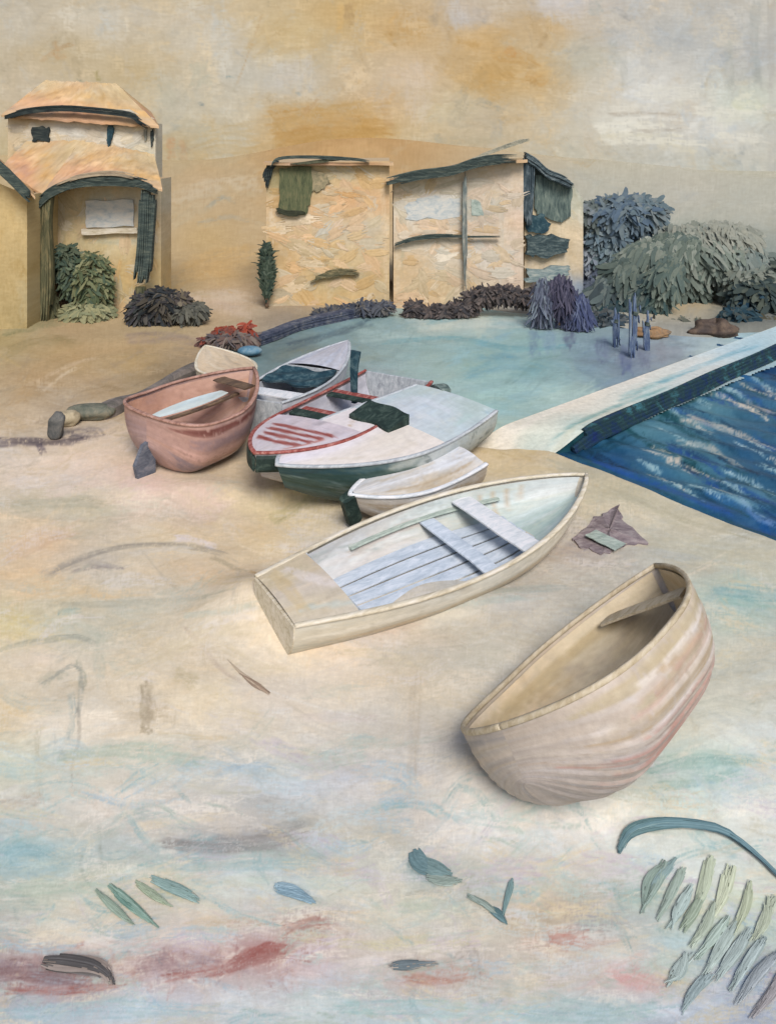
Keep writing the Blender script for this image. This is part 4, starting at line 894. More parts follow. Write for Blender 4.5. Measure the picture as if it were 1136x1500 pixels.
slab('roof', pal, G, .10, M_WALL, ROOFPIG, roofgrid(8, 24))
beam('eave', pal, [(566, 268), (610, 257), (660, 250), (690, 240), (720, 234), (768, 233)], DR - .55, 15, .22, SLATE, 9, .2)
beam('eave', pal, [(680, 238), (720, 222), (760, 208), (780, 204)], DR + 1.2, 6, .10, brushed('faint_grey_brush', [(120, 122, 110), (156, 154, 136), (180, 172, 150)], 5), 5, .4)
beam('post', pal, [(681, 252), (680, 330), (682, 440)], DR - .25, 7, .16, brushed('mid_slate_brush', [(96, 106, 104), (130, 136, 130), (170, 164, 148)], 6, (2, 1, .5)), 5, .25, (1, 0, 0))
beam('ledge', pal, [(578, 359), (605, 350), (640, 346), (690, 346), (742, 346)], DR - .2, 6, .14, SLATE, 5, .45)
panel('window', pal, [(594, 300), (630, 287), (674, 290), (674, 318), (594, 322)], DR - .008, .015, PALEPANE, 1.6)
panel('window', pal, [(690, 292), (700, 294), (708, 316), (690, 316)], DR - .008, .015, SAGE, 1.0)
# lean-to on the right end
P = Pigment(750, 870, 200, 460, 1.2, seed=106)
P.field([(800, 260, (90, 100, 96)), (780, 330, (206, 186, 152)), (840, 340, (208, 188, 156)), (840, 300, (190, 186, 164)), (800, 350, (206, 186, 154)), (850, 380, (204, 184, 152)), (780, 400, (200, 180, 150)), (840, 420, (150, 160, 170)), (850, 270, (184, 180, 158))]); P.auto(140, 34, 6, 9, 1.2, .6, .6, .35); P.speckle(5)
tq = lambda x: float(np.interp(x, [765, 800, 838, 856], [236, 252, 268, 296]))
block('side_wall', pal, 767.5, 854, tq, 452, DR + .55, 4.0, P)
beam('corner_post', pal, [(774, 232), (772, 280), (770, 335)], DR + .25, 17, .25, brushed('blue_slate_brush', [(40, 54, 62), (66, 80, 86), (110, 120, 124)], 5, (2, 1, .5)), 7, .15, (1, 0, 0))
beam('lean_to_roof', pal, [(768, 230), (784, 240), (800, 254), (820, 262), (842, 274)], DR + .3, 15, .5, brushed('teal_slate_brush', [(48, 60, 64), (78, 92, 96), (128, 136, 136)], 5, (.5, 1, 2)), 8, .12)
panel('shutter', pal, [(783, 256), (800, 258), (836, 270), (834, 316), (822, 325), (790, 318), (781, 300)], DR + .53, .08, brushed('green_slate_brush', [(58, 72, 70), (88, 102, 96), (124, 134, 122)], 4, (2.5, 1, .5)), 1.6)
panel('shutter', pal, [(768, 322), (790, 312), (806, 328), (792, 342), (772, 340)], DR + .53, .10, TEALDK, 2)
panel('awning', pal, [(768, 346), (800, 344), (832, 350), (828, 368), (790, 376), (768, 370)], DR + .53, .25, brushed('night_green_brush', [(34, 48, 52), (60, 76, 78), (110, 120, 116)], 6, (.6, 1, 2)), 2)
panel('awning', pal, [(768, 392), (832, 388), (830, 400), (800, 412), (768, 412)], DR + .53, .25, brushed('grey_teal_brush', [(92, 112, 114), (132, 146, 144), (176, 178, 166)], 6, (.5, 1, 2)), 2)

# ---- stone jetty between lagoon and sea
jet = thing('jetty', tuple(ground(900, 575)), 'low pale stone jetty running out between lagoon and deep blue sea', 'jetty')
nearA, nearB = ground(664, 650, .20), ground(800, 652, .20)
farA, farB = ground(1180, 462, .20), ground(1250, 458, .20)
nu, nv = 150, 24
Av = np.array(nearA); Bv = np.array(nearB); Cv = np.array(farB); Dv = np.array(farA)
# even spacing along the real length
u = np.linspace(0, 1, nu)[:, None, None]; v = np.linspace(0, 1, nv)[None, :, None]
G = (Av * (1 - u) + Dv * u) * (1 - v) + (Bv * (1 - u) + Cv * u) * v
G[..., 2] = .20 - .24 * smooth(1 - u[..., 0] / .10) + RNG.normal(0, .001, (nu, nv))
dj = G[..., 1]; jx = CX + G[..., 0] * F / dj; jy = HZ + (CAM_H - .20) * F / dj
P = Pigment(660, 1300, 430, 670, 1.2, seed=107)
P.field([(700, 635, (214, 202, 178)), (740, 640, (218, 208, 190)), (780, 642, (190, 200, 188)), (720, 620, (218, 208, 190)), (680, 640, (216, 204, 182)), (760, 610, (216, 208, 188)), (820, 590, (222, 210, 194)), (860, 570, (222, 212, 196)), (920, 545, (222, 214, 200)), (980, 525, (206, 208, 200)), (1040, 510, (196, 206, 204)), (850, 600, (218, 210, 194)), (850, 616, (176, 196, 188)), (930, 566, (216, 210, 198)), (950, 578, (170, 194, 190)), (1020, 534, (206, 208, 202)), (1100, 510, (160, 190, 200)), (1080, 500, (186, 204, 206)), (1180, 480, (176, 196, 200)), (800, 570, (196, 204, 192)), (760, 590, (200, 204, 186))])
P.auto(420, 90, 5, 8, -.38, .14, .6, .35)
for a in [([(800, 640), (880, 604), (980, 566)], 3, (90, 140, 142), .6), ([(720, 640), (800, 600), (900, 556), (980, 528)], 9, (226, 216, 202), .6), ([(905, 585), (960, 562), (1000, 548)], 5, (104, 156, 160), .6), ([(960, 562), (1050, 526), (1110, 504)], 4, (110, 160, 176), .7), ([(833, 600), (832, 625)], 1.2, (180, 170, 150), .6)]:
    P.stroke(*a)
P.a += np.array([6, 3, 0])
P.speckle(3)
link('deck', raw_mesh('deck', local(G, jet), grid_faces(nu, nv, flip=False), lin(P.pick(jx, jy))), M_STONE, jet)
SEAWALL = Pigment(0, 400, 0, 40, 1, seed=108, base=(24, 48, 84))
SEAWALL.field([(20, 5, (40, 84, 92)), (100, 5, (34, 74, 90)), (200, 6, (34, 58, 110)), (300, 8, (36, 64, 110)), (380, 6, (50, 80, 110)), (50, 30, (26, 54, 62)), (150, 30, (22, 48, 52)), (250, 30, (28, 48, 50)), (350, 30, (26, 50, 90))]); SEAWALL.auto(260, 40, 5, 14, 0, .2, .75, .4); SEAWALL.speckle(4)
for nm, (p, q) in (('sea_face', (Bv, Cv)), ('lagoon_face', (Dv, Av)), ('end_face', (Av, Bv))):
    t = np.linspace(0, 1, 120)[:, None]; L_ = p * (1 - t) + q * t
    zs = np.linspace(.203, -.45, 8)
    dp_ = -.24 * smooth(1 - (t[:, 0] if nm == 'sea_face' else 1 - t[:, 0]) / .10) if nm != 'end_face' else np.full(120, -.24)
    V = np.stack([np.stack([L_[:, 0], L_[:, 1], z + dp_], -1) for z in zs], 1)
    X_, Y_ = np.meshgrid(np.linspace(5, 395, 120), np.linspace(2, 38, 8), indexing='ij')
    c = lin(SEAWALL.pick(X_, Y_)) if nm == 'sea_face' else lin(P.pick(np.clip(jx[0, 0] + X_ * 0, 0, 9999), jy[0, 0] + X_ * 0)) * .9
    link(nm, raw_mesh(nm, local(V, jet), grid_faces(120, 8), c), M_STONE, jet)
g = Geo()
t = np.linspace(0.03, 1, 70)[:, None]; L_ = Bv * (1 - t) + Cv * t; L_[:, 2] = .21 - .24 * smooth(1 - t[:, 0] / .10)
for k in range(5):
    off = np.array([.05 * k, -.05 * k, 0])
    i0 = int(RNG.integers(1, 4)); i1 = 70 - int(RNG.integers(0, 12))
    g.sweep(L_[i0:i1] + off * .5 + np.array([0, 0, -.06 * k + .01]), .045 + .02 * np.sin(np.linspace(0, 20 + k, i1 - i0)), .035, 6)
g.v = [local(v_, jet) for v_ in g.v]
g.build('coping', brushed('prussian_brush', [(20, 40, 88), (26, 52, 74), (34, 58, 60), (60, 108, 118)], 3, (.8, .8, 1)), jet)

# ---- low slate wall along the bank and quay
bank = [(30, 660), (110, 640), (150, 618), (210, 590), (260, 566), (310, 540)]
wallp = [ground(x, y, .0) for x, y in [(148, 612), (178, 600), (212, 588), (250, 566), (292, 545)]]
kerb = thing('low_wall', tuple(wallp[2]), 'low crooked dark grey wall running from the left stones up behind the pink boat', 'wall')
g = Geo(); pth = spline([tuple(p) for p in wallp], 26); pth[:, 2] = .07
g.sweep(pth, .17 + .04 * np.sin(np.linspace(0, 15, 26)), .19 + .03 * np.sin(np.linspace(0, 9, 26)), 8)
g.v = [local(v_, kerb) for v_ in g.v]; g.build('stonework', brushed('mauve_slate_brush', [(84, 80, 72), (112, 104, 98), (136, 124, 114)], 3), kerb)
quay = thing('quay_edge', tuple(ground(480, 470)), 'thin blue-black quay edge above the lagoon, below the ochre house', 'kerb')
g = Geo(); qp = [tuple(ground(x, y, .08)) for x, y in [(352, 506), (400, 490), (440, 475), (500, 462), (560, 450), (572, 446)]]
g.bristles(qp, .28, .4, 5, .3); g.v = [local(v_, quay) for v_ in g.v]
g.build('kerb_stone', brushed('ink_blue_brush', [(48, 54, 72), (76, 82, 98), (116, 116, 118)], 4), quay)
# ================================================================== PLANTS
TREES = 'trees along the far shore'
def leaf_cloud(clumps, n, size, droop=0.4, seed=1, aspect=.30, blade_dir=None, surface=.5, tone=1.0):
    """brush-shaped leaves spread through clumps: (centre xyz, radii xyz, [colours])"""
    r = np.random.default_rng(seed)
    V = []; Q = []; C = []; NV = []
    vol = np.array([c[1][0] * c[1][1] * c[1][2] for c in clumps]) ** .75; vol /= vol.sum()
    k = 0
    for ci in r.choice(len(clumps), n, p=vol):
        c, rad, cols = clumps[ci]
        u = r.normal(0, 1, 3); u /= np.linalg.norm(u) + 1e-9
        p = np.array(c) + u * np.array(rad) * (surface + (1.05 - surface) * r.random() ** .6)
        L = size * 1.15 * r.uniform(.5, 1.5); w = L * aspect * r.uniform(.6, 1.3)
        if blade_dir is not None:
            dv = np.array(blade_dir, float) + u * .15 + r.normal(0, .22, 3)
        else:
            sg = 1.0 if (p[0] > c[0]) else -1.0
            dv = np.array([.55 * sg, 0, -.35 + .5 * u[2]]) + u * .15 + r.normal(0, .35, 3)
        dv /= np.linalg.norm(dv) + 1e-9
        s_ = np.cross(dv, r.normal(0, .35, 3) + np.array([-.2, -2.0, 1.0])); s_ /= np.linalg.norm(s_) + 1e-9
        col = lin(np.array(cols[r.integers(len(cols))]) * 1.05 + r.normal(0, 6)) * tone
        m = 6; nn = u * .6 + np.array([0, -.8, .75])
        bend = r.normal(0, .25)
        for i in range(m):
            t = i / (m - 1)
            q = p + dv * L * (t - .3) + np.array([0, 0, -droop * L * .7]) * t * t + s_ * L * bend * t * t
            ww = w * min(1.0, .6 + 2.2 * t, .5 + 2.6 * (1 - t)) * .42
            V += [q - s_ * ww, q + s_ * ww]; C += [col, col]; NV += [nn, nn]
        for i in range(m - 1):
            a = k + 2 * i
            Q.append((a, a + 1, a + 3, a + 2))
        k += 2 * m
    global LEAF_N
    LEAF_N = np.array(NV); LEAF_N /= np.linalg.norm(LEAF_N, axis=1)[:, None]
    return np.array(V), np.array(Q), np.array(C)


def plant(name, label, cat, base, clumps, n, size, stems=(), group=None, part='crown', stem_mat=None, **kw):
    root = thing(name, tuple(base), label, cat, group)
    V, Q, C = leaf_cloud(clumps, int(n * 1.7), size, tone=.74 if group == TREES else 1.0, **kw)
    V[:, 2] = np.maximum(V[:, 2], -.02)
    me = raw_mesh(part, local(V, root), Q, C, True)
    if len(me.vertices) == len(LEAF_N):
        me.normals_split_custom_set_from_vertices(LEAF_N.tolist())
    link(part, me, M_LEAF, root)
    if stems:
        g = Geo()
        for (pts, w0, w1) in stems:
            p = spline(pts, 14)
            g.sweep(p, np.linspace(w0, w1, 14), np.linspace(w0, w1, 14), 7, side=(0, 1.0, .1))
        g.v = [local(v_, root) for v_ in g.v]
        g.build('trunk' if cat == 'tree' else 'stem', stem_mat or BROWN, root, True)
    return root


def cl(px, py, d, rx, rz, cols, ry=None):
    p = wall_pt(px, py, d); s_ = d / F
    return ((p.x, p.y, p.z), (rx * s_, (ry or rx * .7) * s_, rz * s_), cols)


def st(pts, d, w0, w1):
    return ([tuple(wall_pt(x, y, d)) for x, y in pts], w0, w1)


SH = [(58, 62, 60), (82, 80, 78), (72, 70, 74), (96, 92, 86)]
plant('bush', 'rounded dark grey bush at the foot of the right porch post', 'bush', ground(235, 476),
      [cl(212, 455, 24.0, 20, 24, SH), cl(236, 446, 24.0, 24, 24, [(88, 82, 72), (66, 64, 64), (54, 58, 60)]), cl(262, 446, 24.0, 16, 16, [(96, 88, 82), (120, 110, 92)]), cl(276, 453, 24.0, 24, 8, [(92, 92, 84), (110, 108, 96)])], 1400, .27, [st([(230, 476), (232, 455)], 24.0, .08, .05)], seed=2, part='foliage', group='shrubs along the houses')
GR = [(96, 106, 78), (122, 126, 92), (84, 98, 78), (140, 140, 104), (110, 108, 78)]
plant('bush', 'soft olive green bush inside the porch in front of the brown door', 'bush', ground(110, 478),
      [cl(135, 415, 24.9, 24, 44, GR), cl(110, 405, 24.9, 16, 26, [(82, 96, 82), (104, 116, 92)]), cl(96, 380, 24.9, 16, 20, [(70, 86, 74), (96, 104, 84)]), cl(128, 458, 24.7, 32, 15, [(140, 142, 110), (160, 156, 118)])], 1600, .28, [st([(118, 478), (116, 420)], 24.9, .07, .04)], seed=3, part='foliage', group='shrubs along the houses')
plant('bush', 'tall dusky olive bush pressed against the left porch post', 'bush', ground(50, 480),
      [cl(52, 420, 24.8, 18, 52, [(88, 88, 64), (110, 104, 74), (78, 84, 66)]), cl(70, 450, 24.8, 14, 26, [(84, 84, 62), (104, 100, 70)]), cl(42, 380, 24.8, 9, 24, [(124, 116, 82), (104, 102, 76)])], 1100, .30, [st([(52, 480), (52, 420)], 24.1, .07, .04)], seed=4, part='foliage', group='shrubs along the houses', blade_dir=(0, 0, -1))
plant('cypress', 'slim dark green cypress at the left corner of the ochre house', 'tree', ground(391, 448),
      [cl(391, 400, 26.2, 8.5, 38, [(70, 82, 68), (86, 96, 80), (60, 74, 64)]), cl(391, 378, 26.2, 5.5, 20, [(74, 86, 72), (60, 70, 62)])], 620, .30, [st([(391, 450), (391, 400)], 26.2, .07, .03)], seed=5, blade_dir=(0, 0, 1.0), aspect=.22)
HG = [(80, 74, 72), (100, 92, 88), (66, 64, 66), (112, 100, 94)]
for i, (lab, spots, sd) in enumerate([
    ('ragged low hedge under the ochre house, thinner and bluer than its neighbour', [(474, 459, 16, 5), (500, 455, 20, 6), (530, 451, 18, 7), (556, 449, 16, 5)], 6),
    ('thick ragged dark hedge along the foot of the pale cream house', [(606, 456, 13, 14), (628, 460, 18, 9), (650, 458, 20, 9), (674, 452, 18, 9), (692, 440, 12, 12), (710, 432, 16, 11), (736, 430, 20, 11), (762, 434, 20, 9), (790, 430, 16, 8)], 7)]):
    plant('hedge', lab, 'hedge', ground(spots[len(spots) // 2][0], 466), [cl(x, y, 25.3 if i == 0 else 25.2, a, b, HG if i else [(74, 78, 88), (96, 98, 104), (112, 108, 104)]) for x, y, a, b in spots], 620 if i == 0 else 2200, .22, seed=sd, part='foliage', droop=.2, group='shrubs along the houses')
plant('flowering_bush', 'low bush with rusty red flowers between the bank and the small cream dinghy', 'bush', ground(340, 508),
      [cl(340, 494, 21.5, 34, 9, [(120, 100, 92), (100, 92, 92), (130, 116, 106)]), cl(330, 486, 21.5, 14, 7, [(156, 74, 56), (150, 84, 66), (128, 80, 70)]), cl(360, 480, 21.5, 7, 7, [(166, 78, 58), (150, 80, 66)]), cl(302, 498, 21.5, 9, 4, [(142, 78, 66), (120, 90, 84)])], 480, .22, seed=8, part='foliage', group='shrubs along the houses')
VI = [(88, 94, 110), (110, 116, 130), (80, 82, 94), (132, 142, 150)]
plant('bush', 'violet-blue drooping bush at the water edge beside the lean-to', 'bush', ground(815, 476),
      [cl(795, 440, 23.6, 14, 30, VI), cl(820, 430, 23.6, 20, 22, [(78, 76, 92), (96, 92, 108), (66, 66, 84)]), cl(835, 450, 23.6, 14, 26, [(72, 74, 96), (92, 96, 118)]), cl(850, 458, 23.4, 14, 24, [(78, 86, 116), (104, 112, 136)])], 1300, .34, [st([(818, 476), (818, 440)], 23.6, .06, .04)], seed=9, blade_dir=(0, 0, -1), aspect=.13, part='foliage', group='shrubs along the houses')

TREES = 'trees along the far shore'
plant('blue_tree', 'dusky blue-green tree beside the lean-to, broad top leaning right', 'tree', ground(880, 462),
      [cl(910, 310, 28.5, 44, 20, [(120, 138, 150), (106, 126, 144), (142, 156, 160)]), cl(940, 306, 28.3, 28, 15, [(122, 140, 146), (146, 156, 156)]), cl(876, 312, 28.4, 22, 16, [(120, 130, 126), (148, 156, 158)]), cl(890, 345, 28.5, 32, 24, [(132, 152, 162), (154, 168, 172), (118, 136, 146)]), cl(868, 380, 28.4, 18, 30, [(156, 166, 178), (172, 178, 184)]), cl(868, 420, 28.2, 18, 26, [(140, 150, 166), (116, 126, 146)]), cl(900, 372, 28.2, 22, 16, [(140, 156, 158), (120, 138, 142)])], 3400, .46, [st([(872, 470), (876, 400), (900, 330)], 28.6, .20, .09), st([(878, 390), (920, 340), (945, 310)], 28.5, .10, .05)], seed=10, group=TREES, surface=.25)
SG = [(124, 136, 124), (146, 156, 142), (108, 122, 114), (164, 170, 156)]
plant('willow', 'grey-green willow with an arching left limb, between the blue tree and the cream trunks', 'tree', ground(930, 478),
      [cl(950, 372, 26.5, 34, 16, SG), cl(918, 398, 26.3, 30, 16, [(116, 128, 118), (140, 150, 138), (100, 114, 108)]), cl(890, 428, 26.2, 24, 20, [(104, 118, 116), (128, 138, 132), (86, 98, 100)]), cl(985, 364, 26.6, 36, 18, SG), cl(930, 430, 26.0, 24, 26, [(96, 112, 108), (120, 130, 122), (74, 92, 94)]), cl(900, 455, 25.9, 26, 14, [(52, 82, 88), (72, 92, 98), (90, 104, 102)])], 3600, .48, [st([(925, 480), (935, 420), (965, 372)], 26.4, .18, .07), st([(934, 424), (905, 400), (880, 420)], 26.3, .08, .04)], seed=11, group=TREES, blade_dir=(-.5, 0, -.75), surface=.2)
plant('willow', 'wide pale grey-green willow whose top spreads over the cream wall', 'tree', ground(1040, 482),
      [cl(1040, 372, 27.5, 52, 20, [(150, 160, 146), (166, 172, 158), (136, 148, 138)]), cl(1085, 384, 27.3, 44, 20, [(148, 158, 150), (166, 174, 164), (130, 144, 138)]), cl(1010, 350, 27.6, 40, 18, [(170, 174, 160), (184, 184, 168), (156, 162, 150)]), cl(1060, 345, 27.7, 44, 16, [(176, 178, 164), (186, 186, 170)]), cl(1000, 395, 27.2, 24, 18, [(120, 134, 124), (140, 150, 138)]), cl(1074, 420, 26.8, 12, 30, [(150, 158, 142), (166, 170, 154)]), cl(1018, 415, 27.2, 8, 26, [(104, 120, 112), (130, 142, 130)])], 4200, .5, [st([(1020, 480), (1012, 430), (1030, 380)], 27.2, .15, .07), st([(1000, 476), (1000, 420), (985, 380)], 27.1, .11, .06), st([(1064, 478), (1060, 430), (1080, 385)], 27.3, .12, .06)], seed=12, group=TREES, surface=.15, blade_dir=(.3, 0, -.5), stem_mat=brushed('sage_bark_brush', [(74, 94, 90), (104, 118, 108), (140, 146, 130)], 4, (2, 2, .5)))
plant('willow', 'leaning grey-green willow with thin streaming leaves left of the cream wall', 'tree', ground(965, 482),
      [cl(965, 430, 25.6, 10, 40, [(84, 106, 104), (112, 128, 118), (136, 146, 132)]), cl(976, 400, 25.6, 20, 18, [(110, 126, 118), (136, 146, 132)]), cl(950, 455, 25.5, 8, 22, [(66, 92, 94), (96, 112, 108)])], 900, .5, [st([(948, 482), (960, 440), (985, 395)], 25.6, .12, .05)], seed=13, group=TREES, blade_dir=(-.45, 0, -.8), aspect=.22)
plant('dark_tree', 'dark green-grey tree at the right edge above the brown rocks', 'tree', ground(1115, 482),
      [cl(1110, 425, 26.3, 34, 18, [(86, 98, 92), (108, 116, 104), (70, 84, 84)]), cl(1130, 445, 26.2, 34, 22, [(66, 82, 84), (84, 96, 92), (100, 106, 94)]), cl(1094, 448, 26.0, 13, 18, [(44, 74, 94), (62, 90, 106), (88, 102, 100)]), cl(1160, 420, 26.6, 40, 34, [(90, 100, 92), (112, 118, 104)]), cl(1100, 402, 26.8, 40, 12, [(140, 148, 136), (156, 160, 146)])], 2800, .46, [st([(1116, 484), (1116, 430)], 26.3, .16, .08)], seed=14, group=TREES, surface=.2)
# low growth at the foot of the trees: nobody could count it
V, Q, C = leaf_cloud([cl(x, y, 24.6, a, b, c) for x, y, a, b, c in [(880, 470, 40, 10, [(84, 92, 96), (66, 80, 88), (100, 104, 104)]), (940, 478, 30, 8, [(96, 96, 92), (120, 112, 98), (132, 104, 78)]), (1010, 476, 26, 6, [(110, 112, 100), (132, 128, 110), (90, 98, 92)]), (1130, 478, 40, 9, [(96, 92, 76), (76, 78, 72), (110, 104, 84)]), (1080, 462, 24, 10, [(42, 68, 80), (60, 82, 90), (84, 92, 90)])]], 1500, .34, seed=15)
V[:, 2] = np.maximum(V[:, 2], -.05)
tag(link('undergrowth', raw_mesh('undergrowth', V, Q, C, False), M_LEAF), kind='stuff')

# cream garden wall seen between the trunks
gw = thing('garden_wall', tuple(ground(1020, 478)), 'short cream garden wall with ragged foot seen between the willow trunks', 'wall')
P = Pigment(950, 1100, 370, 480, 1.2, seed=120)
P.field([(970, 440, (206, 192, 158)), (1000, 400, (206, 200, 178)), (1030, 410, (196, 190, 168)), (1060, 440, (190, 184, 160)), (1020, 460, (214, 190, 148)), (1080, 460, (206, 184, 146)), (1070, 410, (176, 178, 160))]); P.auto(120, 40, 6, 8, 1.35, .3, .7, .35); P.speckle(4)
block('wall', gw, 955, 1092, lambda x: 402 + abs(x - 1010) * .22, 474, 27.9, .35, P)

# brown rocks on the far shore
for lab, px, py, a, b, c in [('larger dark brown rock low on the far shore under the trees at the right', 1048, 480, 34, 11, [(58, 48, 44), (84, 70, 60), (110, 92, 76)]),
                             ('small rusty rock at the far water edge left of the larger brown one', 955, 484, 26, 6, [(120, 92, 66), (150, 118, 84), (110, 96, 80)])]:
    p = ground(px, py + 6); root = thing('rock', tuple(p), lab, 'rock', 'rocks on the far shore')
    nu, nv = 26, 14
    U, Vv = np.meshgrid(np.linspace(0, 2 * math.pi, nu), np.linspace(0, math.pi / 2 * 1.15, nv), indexing='ij')
    rr = 1 + .18 * np.sin(3 * U + px) + .12 * np.sin(5 * U + 2 * Vv) + .1 * np.sin(7 * Vv + U)
    s_ = p.y / F
    Vx = np.stack([a * s_ * rr * np.sin(Vv) * np.cos(U), a * .6 * s_ * rr * np.sin(Vv) * np.sin(U), 1.5 * b * s_ * rr * np.cos(Vv)], -1)
    link('boulder', raw_mesh('boulder', Vx, grid_faces(nu, nv), None), brushed('brown_rock_brush', c, 3), root)
# ================================================================== BOATS
class Hull:
    """an open boat lofted from stern (u=0) to stem (u=1); v=-1 is the starboard sheer, v=0 the keel, v=+1 the port sheer"""

    def __init__(s, L, beam, D, sw=0.7, um=0.42, full=2.5, rake=0.35, bowlift=0.25, sternlift=0.06, e=2.2, lap=0.0, laps=6, rocker=0.75, apple=0.0):
        s.apple = apple
        s.L, s.B, s.D, s.sw, s.um, s.full, s.rake, s.bl, s.sl, s.e, s.lap, s.laps, s.rk = L, beam / 2, D, sw, um, full, rake, bowlift, sternlift, e, lap, laps, rocker

    def half(s, u):
        u = np.asarray(u, float)
        t = np.clip((u - s.um) / (1 - s.um), 0, 1)
        f = np.where(u > s.um, np.clip(1 - t ** s.e, 0, 1) ** 0.85, s.sw + (1 - s.sw) * np.sin(math.pi / 2 * np.clip(u / s.um, 0, 1)))
        if s.apple:
            f = np.where(u > s.um, f, np.clip(1 - (1 - np.clip(u / s.um, 0, 1)) ** s.apple, 0, 1) ** .5)
        return s.B * f

    def sheer(s, u):
        u = np.asarray(u, float)
        return s.D * (1 + s.bl * np.clip((u - .35) / .65, 0, 1) ** 2 + s.sl * np.clip((.35 - u) / .35, 0, 1) ** 2)

    def keel(s, u):
        u = np.asarray(u, float)
        return s.D * (s.rk * np.clip((u - .68) / .32, 0, 1) ** 2.2 + (0.55 if s.apple else 0.10) * np.clip((.25 - u) / .25, 0, 1) ** 2)

    def pt(s, u, v, inset=0.0, lift=0.0, sign_lap=1.0):
        u = np.asarray(u, float); v = np.asarray(v, float)
        b = np.maximum(s.half(u) - inset, 0.0); zs = s.sheer(u); zk = np.minimum(s.keel(u) + lift, zs)
        th = v * math.pi / 2
        p = 2 / s.full
        y = b * np.sign(th) * np.abs(np.sin(th)) ** p
        z = zs - (zs - zk) * np.abs(np.cos(th)) ** p
        if s.lap:
            q = np.abs(v) * s.laps
            k = (q - np.floor(q)) * s.lap * np.clip(b / s.B * 1.5, 0, 1)
            y = y + np.sign(v) * k * np.abs(np.sin(th)); z = z - k * np.abs(np.cos(th))
        x = s.L * u + s.rake * np.clip((u - .6) / .4, 0, 1) ** 1.6 * (z / s.D)
        return np.stack([x - s.L / 2, y, z], -1)

    def width_at(s, u, zfrac):
        """inside half breadth at a height between keel and sheer"""
        c = (1 - zfrac) ** (s.full / 2)
        return max(0.02, (float(s.half(u)) - 0.05)) * (max(0.0, 1 - c * c)) ** (1 / s.full)


def hull_pigment(base, strokes=(), n=160, jit=11, seed=1, ln=60, wd=4):
    """x runs 0..200 from stern to stem, y 0..100 from starboard sheer over the keel to the port sheer"""
    P = Pigment(0, 200, 0, 100, 0.8, seed=seed)
    P.field(base)
    P.auto(n, ln, wd, jit, 0.0, 0.12, 0.6, 0.35)
    pal = [np.clip(np.array(c) * k + o, 20, 236) for _, _, c in base for k, o in ((1.0, 0), (1.06, 6), (.84, 0))]
    if jit > 4:
        P.scumble(70, pal, (0, 200, 0, 100), ln, wd * .9, .6, .7, 0.0, .15, .6)
    for a in strokes:
        P.stroke(*a, **({'bristle': .35, 'dry': .2} if len(a) <= 4 else {}))
    P.speckle(3)
    return P


